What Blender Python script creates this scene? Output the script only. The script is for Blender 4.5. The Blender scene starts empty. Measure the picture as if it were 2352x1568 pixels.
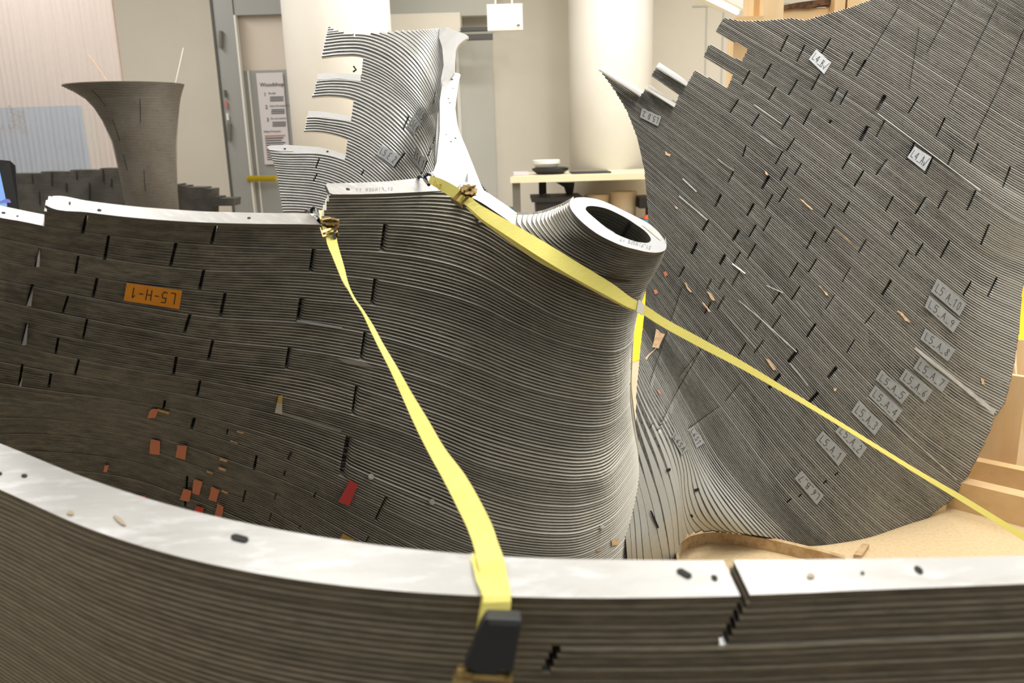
import bpy, math, random
import numpy as np
from mathutils import Vector, Matrix
from mathutils.bvhtree import BVHTree

random.seed(7)
scn = bpy.context.scene
col = scn.collection

# ------------------------------------------------------------------ camera
FPX = 1900.0
PITCH = math.radians(14.0)
ROLL = math.atan2(224, 7620)
CAM = np.array([0.0, 0.0, 1.25])
F_ = np.array([0, math.cos(PITCH), -math.sin(PITCH)])
U0 = np.array([0, math.sin(PITCH), math.cos(PITCH)])
R0 = np.array([1.0, 0, 0])
R_ = math.cos(ROLL) * R0 - math.sin(ROLL) * U0
U_ = math.cos(ROLL) * U0 + math.sin(ROLL) * R0
cd = bpy.data.cameras.new('camera')
cam = bpy.data.objects.new('camera', cd)
col.objects.link(cam)
cam.matrix_world = Matrix([[R_[0], U_[0], -F_[0], CAM[0]], [R_[1], U_[1], -F_[1], CAM[1]],
                           [R_[2], U_[2], -F_[2], CAM[2]], [0, 0, 0, 1]])
cd.sensor_width = 36.0
cd.lens = FPX * 36.0 / 2352
cd.clip_start = 0.05
cd.dof.use_dof = True
cd.dof.focus_distance = 1.95
cd.dof.aperture_fstop = 5.6
scn.camera = cam

# ------------------------------------------------------------------ view, world, lights
scn.view_settings.view_transform = 'Standard'
scn.view_settings.look = 'None'
scn.view_settings.exposure = 0.0
scn.view_settings.gamma = 1.0
scn.view_settings.use_curve_mapping = False
w = bpy.data.worlds.new('world')
scn.world = w
w.use_nodes = True
w.node_tree.nodes['Background'].inputs[0].default_value = (1.0, 0.99, 0.97, 1)
w.node_tree.nodes['Background'].inputs[1].default_value = 0.40


def area(name, loc, sx, sy, power, color=(1, 0.985, 0.955), rot=(0, 0, 0)):
    l = bpy.data.lights.new(name, 'AREA')
    l.shape = 'RECTANGLE'
    l.size, l.size_y = sx, sy
    l.energy = power * 0.84
    l.color = color
    o = bpy.data.objects.new(name, l)
    o.location = loc
    o.rotation_euler = rot
    col.objects.link(o)
    return o


# rows of ceiling fluorescents over the workshop
area('ceiling_tube_light', (-1.0, 2.9, 3.3), 0.35, 3.2, 85)
area('ceiling_tube_light', (1.3, 2.6, 3.3), 0.35, 3.2, 115)
area('ceiling_tube_light', (3.7, 3.8, 3.3), 0.35, 3.2, 105)
area('ceiling_tube_light', (-3.2, 4.9, 3.3), 0.35, 3.2, 110)
area('ceiling_tube_light', (1.0, 5.6, 3.3), 3.0, 0.35, 115)
area('ceiling_tube_light', (2.6, 0.6, 3.2), 0.35, 2.4, 30)


# ------------------------------------------------------------------ basic helpers
def W(px, py, d):
    px = np.asarray(px, float); py = np.asarray(py, float); d = np.asarray(d, float)
    r = F_ + ((px - 1176) / FPX)[..., None] * R_ - ((py - 784) / FPX)[..., None] * U_
    return CAM + d[..., None] * r


def P(px, py, d):
    return Vector(W(px, py, d))


def ray(px, py):
    return F_ + (px - 1176) / FPX * R_ - (py - 784) / FPX * U_


def onY(px, py, Y):
    r = ray(px, py)
    return Vector(CAM + r * (Y - CAM[1]) / r[1])


def onZ(px, py, z):
    r = ray(px, py)
    return Vector(CAM + r * (z - CAM[2]) / r[2])


def tag(o, label=None, cat=None, group=None, kind=None):
    if label: o['label'] = label
    if cat: o['category'] = cat
    if group: o['group'] = group
    if kind: o['kind'] = kind
    return o


def thing(name, label, cat, loc=(0, 0, 0), group=None, kind='thing'):
    o = bpy.data.objects.new(name, None)
    o.empty_display_size = 0.05
    o.location = loc
    col.objects.link(o)
    return tag(o, label, cat, group, kind)


def obj(name, V, Fc, mats, parent=None, midx=None, smooth=False):
    me = bpy.data.meshes.new(name)
    me.from_pydata([tuple(v) for v in V], [], Fc)
    if not isinstance(mats, (list, tuple)): mats = [mats]
    for m in mats: me.materials.append(m)
    if midx is not None:
        me.polygons.foreach_set('material_index', midx)
    if smooth:
        me.polygons.foreach_set('use_smooth', [True] * len(me.polygons))
    me.update()
    o = bpy.data.objects.new(name, me)
    col.objects.link(o)
    if parent is not None:
        o.parent = parent
        base = Vector((0, 0, 0))
        p = parent
        while p is not None:
            base += p.location
            p = p.parent
        o.location = -base
    return o


class MB:
    def __init__(s): s.V = []; s.F = []; s.M = []

    def add(s, V, Fc, m=0):
        n = len(s.V)
        s.V += [tuple(v) for v in V]
        s.F += [tuple(n + i for i in f) for f in Fc]
        s.M += [m] * len(Fc)

    def box(s, c, size, m=0, rot=None):
        hx, hy, hz = [k / 2 for k in size]
        V = [Vector((x, y, z)) for x in (-hx, hx) for y in (-hy, hy) for z in (-hz, hz)]
        if rot is not None: V = [rot @ v for v in V]
        V = [v + Vector(c) for v in V]
        s.add(V, [(0, 1, 3, 2), (4, 6, 7, 5), (0, 4, 5, 1), (2, 3, 7, 6), (0, 2, 6, 4), (1, 5, 7, 3)], m)

    def beam(s, a, b, wd, ht, m=0, up=(0, 0, 1)):
        a = Vector(a); b = Vector(b)
        d = (b - a).normalized()
        x = d.cross(Vector(up)).normalized()
        y = x.cross(d).normalized()
        V = []
        for p in (a, b):
            for sx, sy in ((-1, -1), (1, -1), (1, 1), (-1, 1)):
                V.append(p + x * sx * wd / 2 + y * sy * ht / 2)
        s.add(V, [(0, 3, 2, 1), (4, 5, 6, 7), (0, 1, 5, 4), (1, 2, 6, 5), (2, 3, 7, 6), (3, 0, 4, 7)], m)

    def prism(s, pts, off, m=0, mside=None):
        """polygon of points extruded by a vector"""
        pts = [Vector(p) for p in pts]
        off = Vector(off)
        n = len(pts)
        k = len(s.V)
        s.V += [tuple(p) for p in pts] + [tuple(p + off) for p in pts]
        s.F.append(tuple(k + i for i in range(n))); s.M.append(m)
        s.F.append(tuple(k + n + i for i in reversed(range(n)))); s.M.append(m)
        for i in range(n):
            j = (i + 1) % n
            s.F.append((k + i, k + n + i, k + n + j, k + j)); s.M.append(m if mside is None else mside)

    def tube(s, pts, r, seg=8, m=0, closed=False):
        pts = [Vector(p) for p in pts]
        n = len(pts)
        k = len(s.V)
        rr = r if isinstance(r, (list, tuple)) else [r] * n
        prev = None
        for i, p in enumerate(pts):
            a = pts[i - 1] if (i > 0 or closed) else pts[i]
            b = pts[(i + 1) % n] if (i < n - 1 or closed) else pts[i]
            t = (b - a).normalized()
            if prev is None:
                x = t.cross(Vector((0.3, 0.2, 1))).normalized()
            else:
                x = (prev - t * prev.dot(t)).normalized()
            prev = x
            y = t.cross(x)
            for q in range(seg):
                an = 2 * math.pi * q / seg
                s.V.append(tuple(p + (x * math.cos(an) + y * math.sin(an)) * rr[i]))
        for i in range(n if closed else n - 1):
            for q in range(seg):
                a = k + i * seg; b = k + ((i + 1) % n) * seg
                s.F.append((a + q, a + (q + 1) % seg, b + (q + 1) % seg, b + q)); s.M.append(m)
        if not closed:
            s.F.append(tuple(k + q for q in reversed(range(seg)))); s.M.append(m)
            s.F.append(tuple(k + (n - 1) * seg + q for q in range(seg))); s.M.append(m)

    def lathe(s, c, prof, seg=32, m=0, axis=Vector((0, 0, 1)), cap=True):
        axis = Vector(axis).normalized()
        x = axis.orthogonal().normalized(); y = axis.cross(x)
        k = len(s.V)
        for (r, z) in prof:
            for q in range(seg):
                an = 2 * math.pi * q / seg
                s.V.append(tuple(Vector(c) + axis * z + (x * math.cos(an) + y * math.sin(an)) * r))
        for i in range(len(prof) - 1):
            for q in range(seg):
                a = k + i * seg; b = a + seg
                s.F.append((a + q, a + (q + 1) % seg, b + (q + 1) % seg, b + q)); s.M.append(m)
        if cap:
            s.F.append(tuple(k + q for q in reversed(range(seg)))); s.M.append(m)
            s.F.append(tuple(k + (len(prof) - 1) * seg + q for q in range(seg))); s.M.append(m)

    def build(s, name, mats, parent=None, smooth=False):
        return obj(name, s.V, s.F, mats, parent, s.M, smooth)


# ------------------------------------------------------------------ materials
def srgb(c):
    return tuple(((v / 255) / 12.92 if v / 255 <= 0.04045 else ((v / 255 + 0.055) / 1.055) ** 2.4) for v in c)


def mat(name, c, rough=0.6, metal=0.0, layers=(), bump=0.0, bscale=200, emit=None, alpha=None, trans=None, bricks=None):
    """layers: list of (colour, noise scale, stretch xyz, lo, hi, amount)"""
    m = bpy.data.materials.new(name)
    m.use_nodes = True
    nt = m.node_tree
    b = nt.nodes['Principled BSDF']
    b.inputs['Roughness'].default_value = rough
    b.inputs['Metallic'].default_value = metal
    rgb = srgb(c)
    b.inputs['Base Color'].default_value = (*rgb, 1)
    last = None
    if layers or bump:
        tc = nt.nodes.new('ShaderNodeTexCoord')
    for (c2, sc, st, lo, hi, amt) in layers:
        mp = nt.nodes.new('ShaderNodeMapping')
        mp.inputs['Scale'].default_value = st
        nt.links.new(tc.outputs['UV' if st[2] == 0 else 'Object'], mp.inputs[0])
        nz = nt.nodes.new('ShaderNodeTexNoise')
        nz.inputs['Scale'].default_value = sc
        nz.inputs['Detail'].default_value = 5
        nz.inputs['Roughness'].default_value = 0.62
        nt.links.new(mp.outputs[0], nz.inputs['Vector'])
        mr = nt.nodes.new('ShaderNodeMapRange')
        mr.inputs['From Min'].default_value = lo
        mr.inputs['From Max'].default_value = hi
        mr.inputs['To Max'].default_value = amt
        nt.links.new(nz.outputs['Fac'], mr.inputs['Value'])
        mx = nt.nodes.new('ShaderNodeMix')
        mx.data_type = 'RGBA'
        nt.links.new(mr.outputs[0], mx.inputs[0])
        if last is None: mx.inputs[6].default_value = (*rgb, 1)
        else: nt.links.new(last, mx.inputs[6])
        mx.inputs[7].default_value = (*srgb(c2), 1)
        last = mx.outputs[2]
    if bricks:
        bk = nt.nodes.new('ShaderNodeTexBrick')
        bk.inputs['Scale'].default_value = 1.0
        bk.inputs['Mortar Size'].default_value = 0.0
        bk.inputs['Brick Width'].default_value = bricks[0]
        bk.inputs['Row Height'].default_value = bricks[1]
        bk.inputs['Color1'].default_value = (bricks[2],) * 3 + (1,)
        bk.inputs['Color2'].default_value = (bricks[3],) * 3 + (1,)
        nt.links.new(tc.outputs['UV'], bk.inputs['Vector'])
        mx = nt.nodes.new('ShaderNodeMix'); mx.data_type = 'RGBA'; mx.blend_type = 'MULTIPLY'
        mx.inputs[0].default_value = 1.0
        nt.links.new(last, mx.inputs[6]); nt.links.new(bk.outputs['Color'], mx.inputs[7])
        last = mx.outputs[2]
    if last is not None: nt.links.new(last, b.inputs['Base Color'])
    if bump:
        nz = nt.nodes.new('ShaderNodeTexNoise')
        nz.inputs['Scale'].default_value = bscale
        nt.links.new(tc.outputs['Object'], nz.inputs['Vector'])
        bp = nt.nodes.new('ShaderNodeBump')
        bp.inputs['Strength'].default_value = bump
        bp.inputs['Distance'].default_value = 0.002
        nt.links.new(nz.outputs['Fac'], bp.inputs['Height'])
        nt.links.new(bp.outputs[0], b.inputs['Normal'])
    if emit:
        b.inputs['Emission Color'].default_value = (*srgb(emit[0]), 1)
        b.inputs['Emission Strength'].default_value = emit[1]
    if alpha is not None: b.inputs['Alpha'].default_value = alpha
    if trans is not None: b.inputs['Transmission Weight'].default_value = trans
    return m


ONE = (1, 1, 1)
M = {}
# cut plate edges: weathered, speckled; the three stacks differ in how dirty they are
# (stretch z = 0 means the pattern runs in plate coordinates: x along the plate, y across the stack)
M['edge_bowl'] = mat('dirty_cut_edge', (112, 108, 97), 0.5, 0.25, [
    ((58, 56, 50), 2.2, (1, 2.2, 0), 0.38, 0.60, 0.85), ((26, 26, 24), 9, (1.4, 6, 0), 0.53, 0.63, 0.8), ((30, 30, 28), 0.8, (1, 1.2, 0), 0.52, 0.66, 0.6),
    ((124, 110, 100), 3, (1, 4, 0), 0.60, 0.75, 0.4)], bricks=(1.9, 0.9, 0.70, 1.18))
M['edge_front'] = mat('brown_cut_edge', (106, 96, 78), 0.55, 0.2, [
    ((66, 60, 52), 3, (1, 4, 0), 0.40, 0.62, 0.8), ((38, 36, 33), 9, (1.5, 8, 0), 0.54, 0.70, 0.6)], bricks=(7.3, 1.1, 0.88, 1.1))
M['edge_panel'] = mat('grey_cut_edge', (122, 123, 119), 0.5, 0.25, [
    ((100, 98, 92), 2, (1, 3, 0), 0.40, 0.62, 0.8), ((44, 46, 46), 0.55, (1, 1, 0), 0.53, 0.64, 0.72), ((48, 50, 50), 1.8, (1, 1, 0), 0.55, 0.66, 0.6),
    ((30, 31, 32), 5.5, (1.5, 5, 0), 0.555, 0.62, 0.9), ((24, 25, 26), 4, (1.6, 4, 0), 0.58, 0.65, 0.9), ((126, 112, 106), 2, (1.5, 1, 0), 0.58, 0.7, 0.4)],
    bricks=(1.7, 0.9, 0.78, 1.1))
M['edge_light'] = mat('pale_cut_edge', (150, 151, 148), 0.5, 0.3, [
    ((98, 98, 94), 2, (1, 3, 0), 0.45, 0.62, 0.7), ((50, 52, 52), 10, (2, 8, 0), 0.60, 0.72, 0.6)], bricks=(1.9, 0.9, 0.85, 1.1))
M['plate'] = mat('aluminium_plate', (204, 204, 200), 0.45, 0.25, [
    ((176, 174, 168), 12, ONE, 0.45, 0.7, 0.5), ((232, 233, 234), 35, (1, 4, 1), 0.5, 0.7, 0.6)])
M['ledge_bowl'] = mat('worn_plate_ledge', (230, 227, 214), 0.45, 0.15, [
    ((168, 162, 146), 8, (1, 8, 0), 0.5, 0.72, 0.5)])
M['ledge_front'] = mat('brown_plate_ledge', (160, 150, 126), 0.5, 0.2, [
    ((86, 79, 66), 5, (1, 8, 0), 0.45, 0.65, 0.7)])
M['ledge_panel'] = mat('grey_plate_ledge', (190, 190, 182), 0.5, 0.15, [
    ((166, 166, 158), 6, (1, 8, 0), 0.5, 0.75, 0.5)])
M['flange'] = mat('bright_plate_face', (232, 232, 230), 0.5, 0.0, [((212, 212, 208), 14, (1, 3, 1), 0.45, 0.72, 0.6)])
M['top'] = mat('silver_plate_top', (184, 184, 182), 0.38, 0.3, [
    ((164, 161, 155), 14, (1, 3, 1), 0.5, 0.72, 0.6), ((216, 217, 220), 20, (1, 2.5, 1), 0.52, 0.7, 0.7),
    ((150, 136, 116), 9, ONE, 0.66, 0.78, 0.5)])
M['stain'] = mat('brown_stain', (166, 150, 124), 0.5)
M['dark'] = mat('dark_hole', (18, 18, 18), 0.8)
M['ink'] = mat('black_marker_ink', (38, 38, 40), 0.7)
M['faintink'] = mat('grey_marker_ink', (140, 140, 140), 0.7)
M['strap'] = mat('yellow_webbing', (244, 234, 128), 0.7, 0, [((234, 220, 104), 60, (1, 1, 8), 0.4, 0.7, 0.6)], bump=0.3, bscale=900)
M['strap_pale'] = mat('pale_yellow_webbing', (240, 228, 150), 0.7)
M['brass'] = mat('zinc_yellow_steel', (168, 146, 96), 0.3, 0.85, [((92, 74, 40), 60, ONE, 0.45, 0.65, 0.8)])
M['blacksteel'] = mat('black_coated_steel', (26, 27, 30), 0.35, 0.2)
M['blackplastic'] = mat('black_plastic', (24, 25, 27), 0.42)
M['tape_grey'] = mat('grey_duct_tape', (160, 162, 160), 0.4, 0.1, [((140, 142, 139), 60, ONE, 0.4, 0.7, 0.7), ((178, 180, 180), 34, (1, 3, 1), 0.62, 0.74, 0.7)])
M['tape_silver'] = mat('silver_tape', (200, 203, 206), 0.4, 0.1, [((176, 180, 182), 60, ONE, 0.4, 0.7, 0.7)])
M['tape_orange'] = mat('orange_tape', (232, 152, 30), 0.6, 0, [((214, 134, 26), 60, ONE, 0.4, 0.7, 0.6)])
M['tape_salmon'] = mat('salmon_tape', (226, 140, 106), 0.65)
M['tape_red'] = mat('red_tape', (236, 82, 70), 0.65)
M['tape_pink'] = mat('pink_red_tape', (226, 78, 84), 0.65)
M['tape_tan'] = mat('tan_tape', (206, 172, 96), 0.65)
M['residue'] = mat('torn_paper_residue', (230, 198, 158), 0.7, 0, [((206, 164, 122), 90, ONE, 0.45, 0.6, 0.8)])
M['wall'] = mat('off_white_wall_paint', (222, 217, 204), 0.75, 0, [((214, 209, 196), 2, ONE, 0.4, 0.7, 0.5)])
M['wallgrey'] = mat('light_grey_wall_paint', (192, 192, 184), 0.7)
M['column'] = mat('white_column_paint', (222, 218, 208), 0.6, 0, [((214, 208, 196), 3, ONE, 0.4, 0.7, 0.5)])
M['ceil'] = mat('white_ceiling', (225, 222, 214), 0.8)
M['floor'] = mat('concrete_floor', (196, 178, 148), 0.6, 0, [((180, 160, 130), 4, ONE, 0.4, 0.65, 0.5), ((150, 132, 104), 80, ONE, 0.62, 0.72, 0.5)])
M['doorgrey'] = mat('grey_painted_steel', (152, 154, 152), 0.5)
M['doordark'] = mat('dark_gap', (84, 84, 82), 0.7)
M['glass'] = mat('door_glass', (206, 196, 184), 0.25)
M['paper'] = mat('poster_paper', (206, 202, 204), 0.6)
M['greytext'] = mat('poster_print', (70, 70, 74), 0.7)
M['redtext'] = mat('poster_red_print', (190, 110, 100), 0.7)
M['yellow'] = mat('yellow_floor_tape', (248, 206, 40), 0.6)
M['yellowhose'] = mat('yellow_coil', (214, 196, 60), 0.5)
M['wood'] = mat('pine_lumber', (232, 206, 166), 0.6, 0, [((216, 178, 124), 6, (1, 1, 0.15), 0.42, 0.62, 0.7), ((236, 204, 156), 14, (1, 1, 0.1), 0.5, 0.7, 0.6)])
M['woodh'] = mat('pine_lumber_long', (228, 196, 148), 0.6, 0, [((208, 166, 110), 6, (0.15, 1, 1), 0.42, 0.62, 0.7), ((228, 192, 140), 14, (0.1, 1, 1), 0.5, 0.7, 0.6)])
M['bark'] = mat('bark_edge', (104, 72, 44), 0.9, 0, [((62, 44, 30), 40, ONE, 0.45, 0.6, 0.9), ((168, 124, 76), 18, ONE, 0.6, 0.7, 0.7)], bump=0.8, bscale=80)
M['particle'] = mat('particle_board', (222, 197, 154), 0.7, 0, [((206, 180, 138), 90, ONE, 0.45, 0.62, 0.6), ((150, 116, 74), 130, ONE, 0.66, 0.74, 0.8)])
M['mdf'] = mat('board_edge', (204, 176, 134), 0.7, 0, [((166, 126, 78), 40, ONE, 0.45, 0.62, 0.6)])
M['tabletop'] = mat('cream_laminate', (226, 216, 184), 0.4)
M['tableleg'] = mat('grey_table_leg', (112, 110, 104), 0.5)
M['darkleg'] = mat('dark_table_leg', (44, 46, 52), 0.5)
M['drum'] = mat('beige_plastic', (196, 178, 152), 0.6)
M['binblack'] = mat('black_bin_plastic', (36, 36, 38), 0.5)
M['whiteplastic'] = mat('white_plastic', (222, 222, 214), 0.4)
M['blue'] = mat('blue_plastic', (40, 140, 168), 0.5)
M['orangered'] = mat('orange_red_plastic', (224, 82, 40), 0.5)
M['bluefoam'] = mat('blue_foam_board', (92, 144, 188), 0.8, 0, [((108, 156, 192), 5, ONE, 0.4, 0.6, 0.6)])
M['pinkboard'] = mat('pink_plywood', (206, 188, 178), 0.8)
M['bluetext'] = mat('foam_print', (48, 66, 92), 0.8)
M['screen'] = mat('lit_screen', (60, 90, 150), 0.3, emit=((140, 178, 228), 0.85))
M['screenhill'] = mat('lit_screen_image', (40, 60, 110), 0.3, emit=((120, 120, 190), 0.8))
M['lamp'] = mat('fluorescent_tube', (255, 255, 250), 0.4, emit=((255, 252, 240), 4.0))
M['fixture'] = mat('white_lamp_housing', (222, 222, 214), 0.5, emit=None)
# twin-wall sheet: translucent, vertically ribbed
m = mat('ribbed_polycarbonate', (226, 219, 214), 0.22)
nt = m.node_tree; b = nt.nodes['Principled BSDF']
tc = nt.nodes.new('ShaderNodeTexCoord'); wv = nt.nodes.new('ShaderNodeTexWave')
wv.wave_type = 'BANDS'; wv.bands_direction = 'X'; wv.inputs['Scale'].default_value = 30
wv.inputs['Distortion'].default_value = 0.3
nt.links.new(tc.outputs['Object'], wv.inputs['Vector'])
bp = nt.nodes.new('ShaderNodeBump'); bp.inputs['Strength'].default_value = 0.6; bp.inputs['Distance'].default_value = 0.006
nt.links.new(wv.outputs['Fac'], bp.inputs['Height']); nt.links.new(bp.outputs[0], b.inputs['Normal'])
b.inputs['Transmission Weight'].default_value = 0.0
b.inputs['Alpha'].default_value = 0.32
M['poly'] = m


# ------------------------------------------------------------------ stacked plate surfaces
def hermite(xs, Y, x):
    """cubic interpolation with finite-difference tangents; Y[k,...], x scalar array -> Y(x)"""
    xs = np.asarray(xs, float); Y = np.asarray(Y, float); x = np.asarray(x, float)
    n = len(xs)
    d = (Y[1:] - Y[:-1]) / (xs[1:] - xs[:-1]).reshape((-1,) + (1,) * (Y.ndim - 1))
    t = np.empty_like(Y)
    t[0] = d[0]; t[-1] = d[-1]
    if n > 2:
        h = xs[1:] - xs[:-1]
        w1 = (h[1:] / (h[1:] + h[:-1])).reshape((-1,) + (1,) * (Y.ndim - 1))
        t[1:-1] = d[:-1] * w1 + d[1:] * (1 - w1)
    i = np.clip(np.searchsorted(xs, x, side='right') - 1, 0, n - 2)
    h = (xs[i + 1] - xs[i]); s = (x - xs[i]) / h
    sh = s.reshape(s.shape + (1,) * (Y.ndim - 1)); hh = h.reshape(h.shape + (1,) * (Y.ndim - 1))
    return ((2 * sh**3 - 3 * sh**2 + 1) * Y[i] + (sh**3 - 2 * sh**2 + sh) * hh * t[i]
            + (-2 * sh**3 + 3 * sh**2) * Y[i + 1] + (sh**3 - sh**2) * hh * t[i + 1])


class Surf:
    def __init__(s, rows, depth=None):
        s.L = [r[0] for r in rows]
        s.A = np.array([r[1] for r in rows], float)      # rows x cols x (2|3)
        s.C = s.A.shape[1]
        s.depth = depth

    def row(s, L):
        return hermite(s.L, s.A, np.array([L]))[0]

    def curve(s, L, u, Ld=None):
        q = hermite(np.arange(s.C), s.row(L), np.asarray(u, float))
        px, py = q[:, 0], q[:, 1]
        d = q[:, 2] if s.depth is None else s.depth(px, py, L if Ld is None else Ld)
        return px, py, d


NC = np.array([0.39, 0.763, 0.515])
NC /= np.linalg.norm(NC)
TPL = 0.00635


def dplane(px, py, L):
    nr = NC[0] * (px - 1176) / FPX - NC[1] * (py - 784) / FPX - NC[2]
    return (0.743 + TPL * L) / (-nr)


def inpoly(px, py, poly):
    res = np.zeros(px.shape, bool)
    n = len(poly)
    for i in range(n):
        x1, y1 = poly[i]; x2, y2 = poly[(i + 1) % n]
        c = ((y1 > py) != (y2 > py))
        with np.errstate(divide='ignore', invalid='ignore'):
            xi = (x2 - x1) * (py - y1) / (y2 - y1 if y2 != y1 else 1e-9) + x1
        res ^= c & (px < xi)
    return res


def stack_layers(S, layers, ext, grooves, afun, step, T, bvec, eoff=0.0, gdepth=0.03, jit=0.0, curl=0.0, ajit=0.0):
    """one closed slab per plate; returns verts, faces, material index (0 ledge/plate face, 1 cut edge)"""
    VV = []; FF = []; MM = []; UU = []
    nv = 0
    fine = np.linspace(0, S.C - 1, 420)
    G = np.array([g[:4] for g in grooves], float) if grooves else np.zeros((0, 4))
    for i in layers:
        mx, my, _ = S.curve(i + 0.5, fine)
        ins = ext(mx, my, i)
        if not ins.any(): continue
        ch = np.flatnonzero(np.diff(ins.astype(int)))
        bounds = []
        start = fine[0] if ins[0] else None
        for c in ch:
            um = (fine[c] + fine[c + 1]) / 2
            if start is None: start = um
            else: bounds.append((start, um)); start = None
        if start is not None: bounds.append((start, fine[-1]))
        seg = np.hypot(np.diff(mx), np.diff(my))
        arc = np.concatenate([[0], np.cumsum(seg)])
        gl = []
        for gi, g in enumerate(grooves):
            x1, y1, x2, y2 = g[:4]
            ln = (x2 - x1) ** 2 + (y2 - y1) ** 2
            side = (x2 - x1) * (my - y1) - (y2 - y1) * (mx - x1)
            sc = np.flatnonzero(side[:-1] * side[1:] <= 0)
            for c in sc:
                f = side[c] / (side[c] - side[c + 1] + 1e-12)
                X = mx[c] + f * (mx[c + 1] - mx[c]); Yy = my[c] + f * (my[c + 1] - my[c])
                sp = ((X - x1) * (x2 - x1) + (Yy - y1) * (y2 - y1)) / ln
                if -0.02 <= sp <= 1.02:
                    ug = fine[c] + f * (fine[c + 1] - fine[c])
                    sl = seg[c] / (fine[c + 1] - fine[c])
                    gl.append((ug, g[4] / 2 / max(sl, 1e-6), g[5] if len(g) > 5 else gdepth))
                    break
        jo = random.uniform(-jit, jit)
        for (a, b_) in bounds:
            if b_ - a < 1e-4: continue
            aa = np.interp(a, fine, arc); ab = np.interp(b_, fine, arc)
            k = max(2, int((ab - aa) / step) + 1)
            us = list(np.interp(np.linspace(aa, ab, k), arc, fine))
            rec = [(u, 0.0) for u in us]
            for (ug, h, dep) in gl:
                if ug - h > a and ug + h < b_:
                    rec = [r for r in rec if not (ug - h - 1e-5 <= r[0] <= ug + h + 1e-5)]
                    rec += [(ug - h - 2e-6, 0.0), (ug - h, dep), (ug + h, dep), (ug + h + 2e-6, 0.0)]
                    if curl:
                        pxu = h / (3.5 if h else 1)
                        rec += [(ug + h + q * 1.0 * h, 0.0) for q in (.5, 1.1, 1.9, 3.0)]
            rec.sort()
            u = np.array([r[0] for r in rec]); dp = np.array([r[1] for r in rec])
            n = len(u)
            x0, y0, d0 = S.curve(i, u)
            xm, ym, _ = S.curve(i + 0.5, u)
            af = np.clip(afun(xm, ym, i) + random.uniform(-ajit, ajit), .03, .96)
            x2, y2, d2 = S.curve(i + 1, u)
            if curl:
                sh = np.zeros(n)
                for (ug, h, dep) in gl:
                    t = (u - ug - h) / h
                    sh = np.where((t >= 0) & (t < 4), curl * np.exp(-t * 1.1), sh)
                sh = np.where(x0 > 640, sh, 0)
                y0 = y0 - sh; y2 = y2 - sh
                if S.depth is not None: d0 = S.depth(x0, y0, i); d2 = S.depth(x2, y2, i + 1)
            x1 = x0 + (x2 - x0) * af; y1 = y0 + (y2 - y0) * af
            if S.depth is None: d1 = d0 + (d2 - d0) * af - eoff * np.clip((1 - af) * 1.35, 0, 1)
            else: d1 = S.depth(x1, y1, i)
            p0 = W(x0, y0, d0 + dp + jo); p1 = W(x1, y1, d1 + dp + jo); p2 = W(x2, y2, d2 + dp + jo)
            bx, by = bvec(x2, y2) if callable(bvec) else bvec
            p3 = W(x2 + bx, y2 + by, d2 + T); p4 = W(x0 + bx, y0 + by, d0 + T)
            av = np.interp(u, fine, arc) / 100.0
            uv0 = np.stack([av, np.full(n, i / 10.0)], 1); uv1 = np.stack([av, np.full(n, (i + .9) / 10.0)], 1)
            strips = [(p4, p0, 0), (p0, p1, 0), (p1, p2, 1), (p2, p3, 0), (p3, p4, 1)]
            for (A, B, mi) in strips:
                VV.append(A); VV.append(B)
                UU.append(uv0); UU.append(uv1)
                base = nv
                idx = np.arange(n - 1)
                f = np.stack([base + idx, base + n + idx, base + n + idx + 1, base + idx + 1], 1)
                FF.append(f); MM += [mi] * (n - 1)
                nv += 2 * n
            # end caps
            for e in (0, n - 1):
                cap = np.array([p0[e], p1[e], p2[e], p3[e], p4[e]])
                VV.append(cap); UU.append(np.tile(uv0[e], (5, 1)))
                f5 = (nv, nv + 1, nv + 2, nv + 3, nv + 4)
                FF.append([f5 if e else f5[::-1]]); MM.append(1)
                nv += 5
    V = np.concatenate(VV)
    Fc = []
    for f in FF:
        Fc += [tuple(int(k) for k in q) for q in f]
    return V, Fc, MM, np.concatenate(UU)


def setuv(o, UV):
    me = o.data
    ul = me.uv_layers.new(name='plate_coords')
    vi = np.empty(len(me.loops), int); me.loops.foreach_get('vertex_index', vi)
    ul.data.foreach_set('uv', np.asarray(UV, np.float32)[vi].ravel())


def stack(name, S, layers, ext, grooves, afun, step, T, bvec, mats, parent, **kw):
    V, Fc, MM, UV = stack_layers(S, layers, ext, grooves, afun, step, T, bvec, **kw)
    o = obj(name, V, Fc, mats, parent, MM, smooth=True)
    setuv(o, UV)
    bvh = BVHTree.FromPolygons([Vector(v) for v in V], Fc)
    return o, bvh


def hit(bvh, px, py, lift=0.003):
    r = Vector(ray(px, py))
    n = r.normalized()
    for k in range(7):
        q = bvh.ray_cast(Vector(CAM), (Vector(ray(px + (k % 3) * 1.5 * (1 if k % 2 else -1), py + (k // 2) * 1.5))).normalized())
        if q[0] is not None:
            d = (q[0] - Vector(CAM)).dot(Vector(F_))
            return P(px, py, d - lift)
    return None


def surfpt(bvhs, px, py, lift):
    best = None
    for b in bvhs:
        h = hit(b, px, py, lift)
        if h is not None and (best is None or (h - Vector(CAM)).length < (best - Vector(CAM)).length): best = h
    return best


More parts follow.
